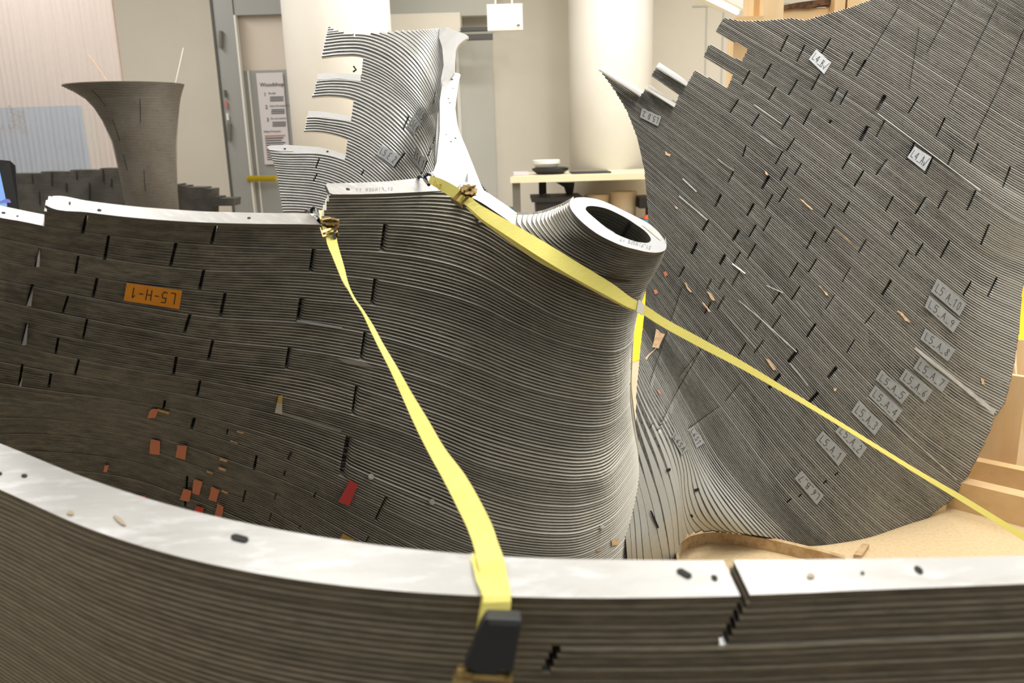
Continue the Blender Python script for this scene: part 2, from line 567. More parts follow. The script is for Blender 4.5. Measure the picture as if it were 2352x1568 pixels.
def patch(name, bvhs, quad, material, parent, lift=0.004, nx=6, ny=3, poly=None, edge=0.0):
    """a thin piece of tape following the plates; quad = TL TR BR BL"""
    V = []
    (x0, y0), (x1, y1), (x2, y2), (x3, y3) = quad
    ds = []
    for j in range(ny + 1):
        for i in range(nx + 1):
            s = i / nx; t = j / ny
            X = (x0 * (1 - s) + x1 * s) * (1 - t) + (x3 * (1 - s) + x2 * s) * t
            Y = (y0 * (1 - s) + y1 * s) * (1 - t) + (y3 * (1 - s) + y2 * s) * t
            if edge and (i in (0, nx) or j in (0, ny)):
                X += random.uniform(-edge, edge); Y += random.uniform(-edge, edge)
            h = surfpt(bvhs, X, Y, lift)
            if h is None: d = None
            else: d = (h - Vector(CAM)).dot(Vector(F_))
            ds.append([X, Y, d])
    A = np.array([[q[0], q[1], 1.0] for q in ds if q[2] is not None])
    if len(A) < 3: return None, None
    sol, *_ = np.linalg.lstsq(A, np.array([q[2] for q in ds if q[2] is not None]), rcond=None)
    res = max((A @ sol) - np.array([q[2] for q in ds if q[2] is not None]))
    off = min(max(res, 0), 0.012)
    for q in ds:
        V.append(P(q[0], q[1], sol[0] * q[0] + sol[1] * q[1] + sol[2] - off))
    n = len(V)
    back = [v + Vector(F_) * 0.0008 for v in V]
    Fc = []
    for j in range(ny):
        for i in range(nx):
            a = j * (nx + 1) + i
            Fc.append((a, a + nx + 1, a + nx + 2, a + 1))
            Fc.append((n + a, n + a + 1, n + a + nx + 2, n + a + nx + 1))
    rim = [i for i in range(nx + 1)] + [(j + 1) * (nx + 1) - 1 for j in range(1, ny + 1)] + \
          [ny * (nx + 1) + i for i in reversed(range(nx))] + [j * (nx + 1) for j in reversed(range(1, ny))]
    for a, b_ in zip(rim, rim[1:] + rim[:1]):
        Fc.append((a, b_, n + b_, n + a))
    o = obj(name, V + back, Fc, material, parent)
    fn = lambda X, Y: P(X, Y, sol[0] * X + sol[1] * Y + sol[2] - off - 0.0006)
    return o, fn


GLYPH = {
    'L': [[(0, 1), (0, 0), (.55, 0)]], '5': [[(.6, 1), (.1, 1), (.05, .55), (.45, .6), (.6, .3), (.4, 0), (0, .05)]],
    'A': [[(0, 0), (.3, 1), (.6, 0)], [(.12, .4), (.5, .4)]], '_': [[(0, -.02), (.5, -.02)]], '-': [[(0, .5), (.45, .5)]],
    '.': [[(.2, 0), (.26, .04)]], '1': [[(.05, .75), (.3, 1), (.3, 0)]],
    '2': [[(0, .8), (.25, 1), (.5, .75), (0, 0), (.55, 0)]],
    '3': [[(0, .95), (.4, .95), (.5, .72), (.2, .52), (.5, .3), (.35, 0), (0, .05)]],
    '4': [[(.45, 0), (.45, 1), (0, .35), (.6, .35)]], '6': [[(.5, 1), (.1, .5), (.05, .15), (.35, 0), (.5, .25), (.3, .45), (.08, .3)]],
    '7': [[(0, 1), (.55, 1), (.2, 0)]], '8': [[(.3, .55), (.08, .8), (.3, 1), (.5, .8), (.3, .55), (.05, .25), (.3, 0), (.55, .25), (.3, .55)]],
    '9': [[(.5, .7), (.25, .5), (.05, .75), (.3, 1), (.5, .75), (.4, 0)]],
    '0': [[(.3, 0), (.05, .3), (.08, .8), (.3, 1), (.5, .8), (.5, .25), (.3, 0)]],
    'B': [[(0, 0), (0, 1), (.4, .9), (.35, .6), (0, .52), (.5, .4), (.45, .05), (0, 0)]],
    'E': [[(.5, 1), (0, 1), (0, 0), (.5, 0)], [(0, .5), (.4, .5)]], 'H': [[(0, 0), (0, 1)], [(.55, 0), (.55, 1)], [(0, .5), (.55, .5)]],
    'D': [[(0, 0), (0, 1), (.4, .85), (.5, .4), (.3, .05), (0, 0)]], 'S': [[(.55, .9), (.2, 1), (.05, .7), (.5, .35), (.35, 0), (0, .1)]],
    'F': [[(.5, 1), (0, 1), (0, 0)], [(0, .55), (.4, .55)]], 'I': [[(.2, 0), (.2, 1)]], 'N': [[(0, 0), (0, 1), (.5, 0), (.5, 1)]],
    'G': [[(.5, .85), (.2, 1), (0, .5), (.2, 0), (.5, .1), (.5, .45), (.3, .45)]], 'R': [[(0, 0), (0, 1), (.45, .85), (.4, .55), (0, .5), (.5, 0)]],
    'v': [[(0, .45), (.2, 0), (.8, 1.2)]], ' ': [],
}


def write(name, text, fn, quad, material, parent, margin=(0.1, 0.22), lw=1.1, gap=0.28, slant=0.0):
    """hand lettering as thin ribbons inside a quad TL TR BR BL"""
    (x0, y0), (x1, y1), (x2, y2), (x3, y3) = quad
    tot = sum(0.6 if c not in '_-. ' else 0.5 for c in text) + gap * (len(text) - 1)
    V = []; Fc = []
    cx = 0.0
    for c in text:
        wd = 0.6 if c not in '_-. ' else 0.5
        for st in GLYPH[c]:
            pts = []
            for (gx, gy) in st:
                s = margin[0] + (1 - 2 * margin[0]) * (cx + gx) / tot
                t = 1 - (margin[1] + (1 - 2 * margin[1]) * gy)
                X = (x0 * (1 - s) + x1 * s) * (1 - t) + (x3 * (1 - s) + x2 * s) * t + random.uniform(-.3, .3)
                Y = (y0 * (1 - s) + y1 * s) * (1 - t) + (y3 * (1 - s) + y2 * s) * t + random.uniform(-.3, .3)
                pts.append((X, Y))
            for (a, b_) in zip(pts, pts[1:]):
                dx, dy = b_[0] - a[0], b_[1] - a[1]
                l = math.hypot(dx, dy) or 1
                nx_, ny_ = -dy / l * lw / 2, dx / l * lw / 2
                ex, ey = dx / l * lw * .3, dy / l * lw * .3
                k = len(V)
                V += [fn(a[0] - ex + nx_, a[1] - ey + ny_), fn(b_[0] + ex + nx_, b_[1] + ey + ny_),
                      fn(b_[0] + ex - nx_, b_[1] + ey - ny_), fn(a[0] - ex - nx_, a[1] - ey - ny_)]
                Fc.append((k, k + 3, k + 2, k + 1))
        cx += wd + gap
    return obj(name, V, Fc, material, parent)


def label(bvhs, parent, quad, text, material, lw=1.2, ink=None, lift=0.004, name='label_tape', **kw):
    o, fn = patch(name, bvhs, quad, material, parent, lift)
    if o is None: return
    write('handwriting', text, fn, quad, ink or M['ink'], o, lw=lw, **kw)
    return o

# ================================================================== the room
def struct(name, mb_or_V, mats, Fc=None):
    o = mb_or_V.build(name, mats) if isinstance(mb_or_V, MB) else obj(name, mb_or_V, Fc, mats)
    o['kind'] = 'structure'
    return o


m_ = MB(); m_.box((0.5, 4.5, -0.05), (14, 12, 0.1)); struct('floor', m_, M['floor'])
m_ = MB(); m_.box((0.5, 4.6, 3.65), (14, 9.4, 0.1)); struct('ceiling', m_, M['ceil'])
YW = 8.2
m_ = MB(); m_.box((1.0, YW + 0.05, 1.8), (13, 0.1, 3.6)); struct('wall_back', m_, M['wall'])
# grey side panel between the column and the exit box
m_ = MB()
a = onY(1061, 300, YW - 0.02); b = onY(1137, 300, YW - 0.02)
m_.box(((a.x + b.x) / 2, YW - 0.03, 1.4), (b.x - a.x, 0.06, 2.8))
struct('trim_1', m_, M['wallgrey'])
m_ = MB(); m_.box((a.x - 0.012, YW - 0.06, 1.42), (0.03, 0.1, 2.84)); struct('trim_2', m_, M['fixture'])
m_ = MB()
for px in (1622, 1660):
    p = onY(px, 100, YW - 0.012); m_.box((p.x, YW - 0.004, 1.8), (0.012, 0.012, 3.6))
m_.box((onY(1700, 45, YW).x, YW - 0.004, onY(1700, 12, YW).z), (0.9, 0.014, 0.012))
struct('trim_3', m_, M['wallgrey'])
# upper grey bulkhead and rail
m_ = MB()
a = onY(890, 33, 7.6); b = onY(1058, 72, 7.6)
m_.box(((a.x + b.x) / 2, 7.75, (a.z + b.z) / 2), (b.x - a.x, 0.3, a.z - b.z)); struct('trim_4', m_, M['wall'])
m_ = MB()
a = onY(880, -60, 7.9); b = onY(1140, 34, 7.9)
m_.box(((a.x + b.x) / 2, 7.95, (a.z + b.z) / 2), (b.x - a.x, 0.1, a.z - b.z)); struct('trim_5', m_, M['wallgrey'])
m_ = MB()
a = onY(1058, 58, 7.6); b = onY(1132, 92, 7.6)
m_.box(((a.x + b.x) / 2, 7.62, a.z - 0.035), (b.x - a.x, 0.06, 0.03), 0)
m_.box(((a.x + b.x) / 2, 7.62, b.z + 0.03), (b.x - a.x, 0.08, 0.045), 1)
struct('trim_6', m_, [M['doordark'], M['doordark']])

# columns
def column(name, pxl, pxr, py, Y):
    a = onY(pxl, py, Y); b = onY(pxr, py, Y)
    m_ = MB(); m_.lathe(((a.x + b.x) / 2, Y, 0), [((b.x - a.x) / 2 * 0.985, 0.0), ((b.x - a.x) / 2 * 0.985, 3.6)], 64)
    o = m_.build(name, M['column'], smooth=False)
    for p in o.data.polygons:
        if len(p.vertices) == 4: p.use_smooth = True
    o['kind'] = 'structure'
    return o


column('trim_7', 652, 900, 75, 6.2)
column('trim_8', 1304, 1500, 75, 7.4)

# door with its frame at the left
YD = 7.0
door = thing('door_1', 'grey steel double door with a glazed panel and a safety poster', 'door', onY(590, 480, YD), kind='structure')


def rectY(mb, x0, y0, x1, y1, Y, dep, m=0, ref=None):
    a = onY(x0, y0, Y); b = onY(x1, y1, Y)
    mb.box(((a.x + b.x) / 2, Y + dep / 2, (a.z + b.z) / 2), (abs(b.x - a.x), dep, abs(a.z - b.z)), m)


def vstrip(mb, px, py, wpx, Y, dep, z0, z1, m=0):
    a = onY(px, py, Y); b = onY(px + wpx, py, Y)
    mb.box(((a.x + b.x) / 2, Y + dep / 2, (z0 + z1) / 2), (b.x - a.x, dep, z1 - z0), m)


zt = onY(560, 34, YD).z
m_ = MB(); vstrip(m_, 503, 160, 46, YD, 0.1, 0, 3.3); xh = onY(536, 20, YD).x; m_.box((xh + .35, YD + 0.055, (zt + 3.3) / 2), (0.7, 0.09, 3.3 - zt))
m_.build('door_frame', M['doorgrey'], door)
m_ = MB(); vstrip(m_, 498, 160, 5, YD - 0.01, 0.1, 0, 3.3); m_.build('frame_gap', M['doordark'], door)
zm = onY(600, 160, YD).z
m_ = MB(); m_.box((onY(610, 160, YD + .05).x, YD + 0.09, (zm + zt) / 2), (0.62, 0.03, zt - zm)); m_.build('glass_panel', M['glass'], door)
m_ = MB(); m_.box((onY(610, 300, YD + .05).x, YD + 0.09, zm / 2), (0.62, 0.05, zm)); m_.build('lower_panel', M['doorgrey'], door)
m_ = MB(); vstrip(m_, 549, 160, 4, YD - 0.01, 0.06, 0, zt); vstrip(m_, 571, 200, 4, YD + 0.06, 0.03, 0, zm)
m_.build('edge_strip', M['fixture'], door)
for (x, y, h) in ((507, 90, 38), (527, 302, 38)):
    m_ = MB(); a = onY(x, y - h / 2, YD - .02); b = onY(x, y + h / 2, YD - .02)
    m_.tube([a, b], 0.016, 8); m_.build('hinge', M['tableleg'], door)
for (x, y, mm) in ((517, 215, 'doordark'), (519, 240, 'redtext'), (522, 268, 'whiteplastic')):
    m_ = MB(); rectY(m_, x - 3, y - 8, x + 4, y + 8, YD - .02, 0.01); m_.build('sticker', M[mm], door)
m_ = MB()
for k in range(22):
    x = 569 + k * 3.1
    c = onY(x, 410, YD - 0.02)
    m_.lathe(c, [(0.016, -0.004), (0.028, 0), (0.016, 0.004)], 8, axis=Vector((1, 0, 0)))
o = m_.build('coiled_hose', M['yellowhose']); tag(o, 'yellow coiled hose hung across the lower part of the grey door', 'hose', kind='thing')

# safety poster
pst = thing('safety_poster', 'white safety poster headed Woodshop taped to the grey door', 'poster', onY(620, 375, YD - 0.03))
YP = YD + 0.05
m_ = MB(); a = onY(588, 168, YP); b = onY(668, 376, YP)
m_.box(((a.x + b.x) / 2, YP, (a.z + b.z) / 2), (b.x - a.x, 0.006, a.z - b.z)); m_.build('sheet', M['paper'], pst)


def text(name, body, px, py, size_px, Y, material, parent, rotz=0.0, roty=0.0):
    cu = bpy.data.curves.new(name, 'FONT')
    cu.body = body
    cu.size = size_px / FPX * Y * 1.35
    cu.extrude = 0.0005
    cu.materials.append(material)
    tmp = bpy.data.objects.new(name, cu)
    me = bpy.data.meshes.new_from_object(tmp)
    me.materials.clear(); me.materials.append(material)
    bpy.data.objects.remove(tmp)
    o = bpy.data.objects.new(name, me)
    col.objects.link(o)
    p = onY(px, py, Y)
    base = Vector((0, 0, 0))
    if parent is not None:
        o.parent = parent; base = parent.location
    o.location = p - base
    o.rotation_euler = (math.radians(90), roty, rotz)
    return o


Yt = YP - 0.006
text('heading', 'Woodshop', 597, 199, 8.6, Yt, M['ink'], pst)
for i, (s, y) in enumerate((('Be safe', 216), ('Leave the space clean', 245), ('Do not remove', 274))):
    text('number', str(i + 1), 606 + 3.2 * i, y + 5, 8.5, Yt, M['ink'], pst)
    text('rule', s, 617 + 2.4 * i, y, 4, Yt, M['greytext'], pst)
text('subheading', 'Safety Protocols', 606, 304, 4.2, Yt, M['greytext'], pst)
for i in range(3):
    for k in range(3):
        m_ = MB(); rectY(m_, 620 + 2.8 * i, 222 + 29 * i + k * 4.2, 651 + 2.8 * i, 223.2 + 29 * i + k * 4.2, Yt, 0.001); m_.build('print_line', M['greytext'], pst)
for k in range(11):
    m_ = MB(); rectY(m_, 608 + k * .6, 311 + k * 5.4, 655 - (k % 3) * 4, 312.2 + k * 5.4, Yt, 0.001)
    m_.build('print_line', M['redtext' if k in (0, 5) else 'greytext'], pst)

# ribbed plastic sheet with boards leaning behind it
YPc = 5.6
poly = thing('ribbed_plastic_sheet', 'tall translucent ribbed plastic sheet standing at the left edge of the photo', 'plastic sheet', onY(120, 400, YPc))
xr = onY(264, 120, YPc).x
m_ = MB(); x0 = xr - 1.6
n = 90
V = []; Fc = []
for i in range(n + 1):
    x = x0 + (xr - x0) * i / n
    for y_, z in ((YPc, 0.02), (YPc, 3.0)):
        V.append((x, y_ + 0.008 * (i % 2) + 0.05 * math.sin(i * .07 + z), z))
for i in range(n): Fc.append((2 * i, 2 * i + 2, 2 * i + 3, 2 * i + 1))
o = obj('sheet', V, Fc, M['poly'], poly)
sm = o.modifiers.new('thickness', 'SOLIDIFY'); sm.thickness = 0.012
m_ = MB(); m_.beam((xr, YPc, 0.02), (xr, YPc, 3.0), 0.018, 0.03); m_.build('edge_channel', M['whiteplastic'], poly)
fb = thing('foam_board', 'blue foam insulation board behind the ribbed plastic sheet', 'insulation board', onY(100, 400, YPc + 0.5))
m_ = MB(); rectY(m_, -160, 252, 214, 480, YPc + 0.25, 0.05)
m_.build('board', M['bluefoam'], fb)
t_ = text('printing', 'Styr', 44, 298, 24, YPc + 0.235, M['bluetext'], fb, roty=math.radians(-90))
text('small_printing', 'SCORE', 62, 306, 12, YPc + 0.235, M['bluetext'], fb, roty=math.radians(-90))
text('letter', 'e', 8, 300, 24, YPc + 0.235, M['bluetext'], fb, roty=math.radians(-90))
m_ = MB(); rectY(m_, 214, 250, 290, 480, YPc + 0.32, 0.03); rectY(m_, -160, -60, 290, 250, YPc + 0.6, 0.02)
o = m_.build('plywood_board', M['pinkboard']); tag(o, 'pinkish plywood board behind the ribbed plastic sheet', 'board', kind='thing')

# computer monitor at the far left
mon = thing('computer_monitor', 'computer monitor with black bezel and lit blue screen at the left edge', 'monitor', P(-40, 490, 3.0))
m_ = MB()
q = [P(-160, 352, 2.9), P(22, 369, 3.0), P(34, 380, 3.0), P(44, 490, 3.0), P(-160, 520, 2.9)]
m_.prism(q, Vector((-0.01, 0.022, 0))); m_.build('casing', M['blackplastic'], mon)
f = -Vector(F_) * 0.004
m_ = MB(); m_.add([P(-160, 366, 2.9) + f, P(14, 381, 3.0) + f, P(33, 482, 3.0) + f, P(-160, 510, 2.9) + f], [(0, 3, 2, 1)]); m_.build('screen', M['screen'], mon)
f = f * 2
m_ = MB(); m_.add([P(-160, 440, 2.9) + f, P(-20, 428, 2.98) + f, P(18, 446, 3.0) + f, P(29, 466, 3.0) + f, P(-160, 480, 2.9) + f], [(0, 4, 3, 2, 1)]); m_.build('screen_image', M['screenhill'], mon)
m_ = MB(); a = P(-60, 500, 2.98); m_.beam((a.x, a.y, 0.55), a, 0.05, 0.03); m_.box((a.x, a.y, 0.54), (0.25, 0.2, 0.02)); m_.build('stand', M['blackplastic'], mon)
m_ = MB(); m_.box((a.x - 0.5, a.y + 0.1, 0.51), (1.4, 0.6, 0.04))
dk = thing('desk', 'desk under the monitor at the left edge', 'desk', (a.x, a.y, 0))
m_.build('desk_top', M['tabletop'], dk)
for sx in (-1.1, 0.1):
    for sy in (-0.1, 0.3):
        m2 = MB(); m2.box((a.x + sx, a.y + sy, 0.245), (0.05, 0.05, 0.49)); m2.build('leg', M['tableleg'], dk)

# exit sign box
ex = thing('hanging_sign_box', 'blank white sign box hanging near the top beside the grey wall panel', 'sign', onY(1160, 66, 6.0))
m_ = MB(); a = onY(1118, 10, 6.0); b = onY(1201, 68, 6.0)
m_.box(((a.x + b.x) / 2, 6.03, (a.z + b.z) / 2), (b.x - a.x, 0.06, a.z - b.z)); m_.build('box', M['whiteplastic'], ex)
m_ = MB(); m_.box((b.x - 0.03, 5.996, b.z + 0.03), (0.02, 0.006, 0.008)); m_.build('latch', M['doordark'], ex)
for px in (1138, 1176):
    m_ = MB(); p = onY(px, 10, 6.03); m_.tube([p, (p.x, p.y, 3.6)], 0.005, 6); m_.build('rod', M['whiteplastic'], ex)

# hanging fluorescent fixture
fx = thing('fluorescent_fixture', 'white hanging fluorescent fixture above the wooden frame', 'ceiling light', P(1640, 0, 5.4))
a = P(1686, 14, 5.6); b = P(1560, -52, 4.3)
m_ = MB(); m_.beam(a, b, 0.16, 0.07); m_.build('housing', M['fixture'], fx)
dn = Vector((0, 0, -0.045))
m_ = MB(); m_.tube([a + (b - a) * .03 + dn + Vector((.03, 0, 0)), b + dn + Vector((.03, 0, 0))], 0.013, 8); m_.build('tube', M['lamp'], fx)
for t_ in (0.12, 0.8):
    p = a + (b - a) * t_
    m_ = MB(); m_.tube([p, (p.x, p.y, 3.6)], 0.004, 6); m_.build('wire', M['whiteplastic'], fx)

# ------------------------------------------------------------------ work table at the back
YT = 6.3
pa = onY(1172, 408, YT); zt_ = pa.z
tb = thing('work_table', 'cream topped work table against the back wall beside the column', 'table', (pa.x + 1.2, YT + .4, 0))
m_ = MB()
x0 = pa.x; x1 = onY(1640, 408, YT).x
m_.prism([(x0, YT, zt_ - 0.04), (x1, YT, zt_ - 0.04), (x1, YT + 0.75, zt_ - 0.04), (x0 + 0.12, YT + 0.75, zt_ - 0.04)], (0, 0, 0.045))
m_.build('table_top', M['tabletop'], tb)
for (px, Y, wpx, mm) in ((1177, YT + 0.06, 18, 'tableleg'), (1238, YT + 0.62, 17, 'darkleg'), (1600, YT + 0.06, 18, 'tableleg')):
    m2 = MB(); a = onY(px, 430, Y); b = onY(px + wpx, 430, Y)
    m2.box(((a.x + b.x) / 2, Y + 0.03, (zt_ - 0.04) / 2), (b.x - a.x, 0.06, zt_ - 0.04)); m2.build('leg', M[mm], tb)
m_ = MB()
q = [onY(1277, 419, YT + .5), onY(1320, 419, YT + .5), onY(1315, 452, YT + .5), onY(1302, 450, YT + .5), onY(1296, 430, YT + .5)]
m_.prism(q, (0, 0.03, 0)); m_.build('bracket', M['binblack'], tb)
m_ = MB(); c = onY(1255, 389, YT + .3); zz = zt_ + 0.005
m_.lathe((c.x, c.y, zz + 0.055), [(0.085, 0), (0.1, 0.02), (0.108, 0.025), (0.108, 0.05), (0.1, 0.055)], 28)
o = m_.build('bucket_lid', M['whiteplastic'], smooth=False); tag(o, 'round white bucket lid resting on the black tray on the work table', 'lid', kind='thing')
m_ = MB(); m_.lathe((c.x + .03, c.y, zz), [(0.10, 0), (0.14, 0.03), (0.145, 0.045), (0.12, 0.052)], 28)
o = m_.build('black_tray', M['blackplastic']); tag(o, 'black oval tray under the white lid on the work table', 'tray', kind='thing')
m_ = MB(); m_.box((c.x + .34, c.y, zz + .006), (0.3, .3, 0.01)); o = m_.build('dark_sheet', M['binblack']); tag(o, 'thin dark sheet lying to the side of the black tray on the work table', 'sheet', kind='thing')
m_ = MB(); m_.box((c.x - .2, c.y + .02, zz + .012), (0.12, .2, 0.02)); o = m_.build('paper_pad', M['paper']); tag(o, 'pale pad of paper at the outer end of the work table beside the black tray', 'paper', kind='thing')
bn = thing('storage_bin', 'black plastic storage bin with lid under the work table', 'bin', onY(1270, 500, YT))
a = onY(1230, 456, YT + .1); b = onY(1330, 520, YT + .1)
m_ = MB(); m_.prism([(a.x, YT + .1, a.z - .02), (b.x, YT + .1, a.z - .02), (b.x - .03, YT + .12, 0.0), (a.x + .05, YT + .12, 0.0)], (0, .4, 0)); m_.build('tub', M['binblack'], bn)
m_ = MB(); m_.box(((a.x + b.x) / 2, YT + .3, a.z - .01), (b.x - a.x + .06, .46, .03)); m_.build('lid', M['binblack'], bn)
m_ = MB(); h0 = onY(1247, 455, YT + .1); h1 = onY(1264, 455, YT + .1)
m_.tube([h0, h0 + Vector((.01, 0, .03)), h1 + Vector((-.01, 0, .03)), h1], .006, 6); m_.build('handle', M['binblack'], bn)
for (px0, px1, py, lab) in ((1343, 1398, 447, 'beige plastic drum beside the black bin under the table'), (1401, 1462, 440, 'beige rimmed plastic drum under the table, nearest the grey panel')):
    Yd = YT + .35
    a = onY(px0, py, Yd); b = onY(px1, py, Yd); r = (b.x - a.x) / 2
    dr = thing('plastic_drum', lab, 'drum', ((a.x + b.x) / 2, Yd, 0), 'drums under the work table')
    m_ = MB(); m_.lathe(((a.x + b.x) / 2, Yd, 0), [(r * .88, 0), (r * .94, a.z * .6), (r * .93, a.z * .61), (r * .96, a.z - .03)], 28); m_.build('body', M['drum'], dr)
    m_ = MB(); m_.lathe(((a.x + b.x) / 2, Yd, 0), [(r, a.z - .035), (r * 1.02, a.z - .02), (r, a.z), (r * .9, a.z)], 28); m_.build('rim', M['drum'], dr)
m_ = MB(); rectY(m_, 1470, 454, 1500, 478, YT + .2, .3); a = onY(1462, 478, YT + .2)
m_.box((a.x + .16, YT + .35, a.z / 2), (.1, .2, a.z)); o = m_.build('tool_case', M['binblack']); tag(o, 'black tool case between the beige drum and the grey panel', 'case', kind='thing')
m_ = MB(); m_.lathe(onY(1487, 501, YT + .1), [(.005, -.03), (.03, -.02), (.035, 0), (.02, .025)], 12); o = m_.build('rubber_ball', M['orangered']); tag(o, 'small orange red ball near the beige drum', 'ball', kind='thing')
m_ = MB(); rectY(m_, 1470, 506, 1510, 560, YT + .05, .2); o = m_.build('blue_crate', M['blue']); tag(o, 'blue crate below the orange red ball', 'crate', kind='thing')
m_ = MB(); a = onY(1158, 480, YT + .2); b = onY(1178, 492, YT + .2); m_.box(((a.x + b.x) / 2, YT + .3, a.z / 2), (b.x - a.x + .1, .2, a.z)); o = m_.build('recycling_bin', M['blue']); tag(o, 'bright blue recycling bin beside the grey table leg', 'bin', kind='thing')

# ------------------------------------------------------------------ floor tape
for q, lab in (([(1436, 640), (1486, 640), (1482, 822), (1440, 836)], 'yellow floor tape seen between the ribbed tube and the grey panel'),
               ([(2322, 655), (2420, 655), (2430, 884), (2350, 884)], 'yellow floor tape at the right edge beyond the grey panel')):
    V = [onZ(x, y, 0.002) for x, y in q]
    m_ = MB(); m_.prism(V, (0, 0, 0.001)); o = m_.build('floor_tape', M['yellow']); tag(o, lab, 'floor tape', kind='thing')

# ------------------------------------------------------------------ trumpet shaped plate column, far left
tr = thing('flared_plate_column', 'flared trumpet shaped column of thin grey plates with two wires on top', 'sculpture', P(350, 640, 4.3))
left = [(195, 157), (202, 170), (210, 185), (225, 207), (245, 225), (275, 243), (320, 262), (380, 276), (440, 288), (500, 299), (560, 304), (930, 316)]
right = [(195, 415), (202, 413), (210, 411), (225, 408), (245, 406), (275, 404), (320, 402), (380, 402), (440, 404), (500, 409), (560, 418), (890, 430)]
DT = 4.2
ya = [l[0] for l in left]; xl = [l[1] for l in left]; xr_ = [r[1] for r in right]
V = []; Fc = []; MI = []
seg = 64; n = 0
ys = np.arange(195, 912, 3.3)
for k, y in enumerate(ys[:-1]):
    a = np.interp(y, ya, xl); b = np.interp(y, ya, xr_)
    c = W((a + b) / 2, y, DT); r = (b - a) / 2 / FPX * DT
    y2 = ys[k + 1]
    a2 = np.interp(y2, ya, xl); b2 = np.interp(y2, ya, xr_); c2 = W((a2 + b2) / 2, y2, DT); r2 = (b2 - a2) / 2 / FPX * DT
    z0, z1 = c[2], c2[2]
    rng = [(r * 1.0, c, z0), (r * 1.0, c, z0 - (z0 - z1) * .68), (r * .955, c, z0 - (z0 - z1) * .70), (r * .955, c, z1)]
    for (rr, cc, zz) in rng:
        for q in range(seg):
            an = 2 * math.pi * q / seg
            V.append((cc[0] + rr * math.cos(an), cc[1] + rr * math.sin(an), zz))
    for s in range(3):
        for q in range(seg):
            A = n + s * seg; B = A + seg
            Fc.append((A + q, B + q, B + (q + 1) % seg, A + (q + 1) % seg)); MI.append(0)
    n += 4 * seg
Fc.append(tuple(range(seg))); MI.append(0)
M['edge_far'] = mat('faded_cut_edge', (116, 110, 100), 0.6, 0.2, [((92, 86, 76), 5, ONE, 0.4, 0.6, 0.7), ((60, 56, 50), 50, ONE, 0.6, 0.7, 0.5)])
obj('plate_stack', V, Fc, M['edge_far'], tr, MI)
for (x0, y0, x1, y1, mm) in ((204, 126, 246, 186, 'residue'), (421, 110, 403, 190, 'whiteplastic')):
    m_ = MB(); m_.tube([P(x0, y0, DT), P(x1, y1, DT)], 0.0022, 6); m_.build('wire', M[mm], tr)
for (x0, y0, x1, y1) in ((262, 209, 282, 245), (358, 232, 354, 284), (293, 275, 304, 322), (311, 352, 318, 388), (356, 388, 358, 436)):
    # narrow dark joints between plate segments, laid on the near side of the column
    pts = []
    for t in (0, .5, 1):
        x = x0 + (x1 - x0) * t; y = y0 + (y1 - y0) * t
        a = np.interp(y, ya, xl); b = np.interp(y, ya, xr_); r = (b - a) / 2 / FPX * DT; off = (x - (a + b) / 2) / FPX * DT
        c = Vector(W((a + b) / 2, y, DT)); pts.append(c + Vector((off, -math.sqrt(max(r * r - off * off, 0)) - 0.0005, 0)))
    m_ = MB(); m_.tube(pts, 0.0018, 4); m_.build('segment_joint', M['dark'], tr)

# dark plate wall behind the trumpet
M['edge_dark'] = mat('very_dark_cut_edge', (74, 71, 64), 0.6, 0.2, [((48, 46, 42), 8, ONE, 0.42, 0.6, 0.8)])
pw = thing('dark_plate_stack', 'low dark stack of plates with staggered joints behind the flared column', 'plate stack', P(200, 640, 4.9))


def flatplates(name, poly, d, thick_px, material, parent, T=0.12, dslope=0.0, pitch=0.0):
    """a straight stack: outline in the picture, sliced into plates, each a prism with its own thickness"""
    ymin = min(p[1] for p in poly); ymax = max(p[1] for p in poly)
    m_ = MB()
    y = ymin
    while y < ymax:
        yy = y + thick_px * .84
        xs = []
        ym = (y + yy) / 2
        n = len(poly)
        for i in range(n):
            (x1, y1), (x2, y2) = poly[i], poly[(i + 1) % n]
            if (y1 > ym) != (y2 > ym): xs.append(x1 + (x2 - x1) * (ym - y1) / (y2 - y1))
        xs.sort()
        for a, b in zip(xs[::2], xs[1::2]):
            q = [P(a, y, d), P(b, y, d + dslope), P(b, yy, d + dslope), P(a, yy, d)]
            m_.prism(q, Vector((0, T, 0)))
        y += thick_px
    return m_.build(name, material, parent)


flatplates('plate_stack', [(20, 400), (275, 385), (330, 382), (330, 700), (20, 700)], 4.9, 4.0, M['edge_dark'], pw)
for (x0, y0, x1, y1) in ((73, 400, 75, 420), (118, 395, 119, 425), (175, 393, 176, 412), (236, 388, 237, 418), (205, 420, 205, 460), (152, 420, 152, 440), (256, 410, 255, 430), (90, 440, 91, 470)):
    m_ = MB(); m_.beam(P(x0, y0, 4.894), P(x1, y1, 4.894), 0.006, 0.004, up=(0, 1, 0)); m_.build('joint', M['dark'], pw)
pb = thing('small_plate_block', 'small dark block of stacked plates with a protruding finger beside the flared column', 'plate stack', P(450, 640, 4.5))
flatplates('plate_stack', [(402, 423), (430, 429), (487, 433), (487, 453), (538, 454), (537, 474), (486, 474), (487, 640), (402, 640)], 4.5, 3.6, M['edge_dark'], pb)

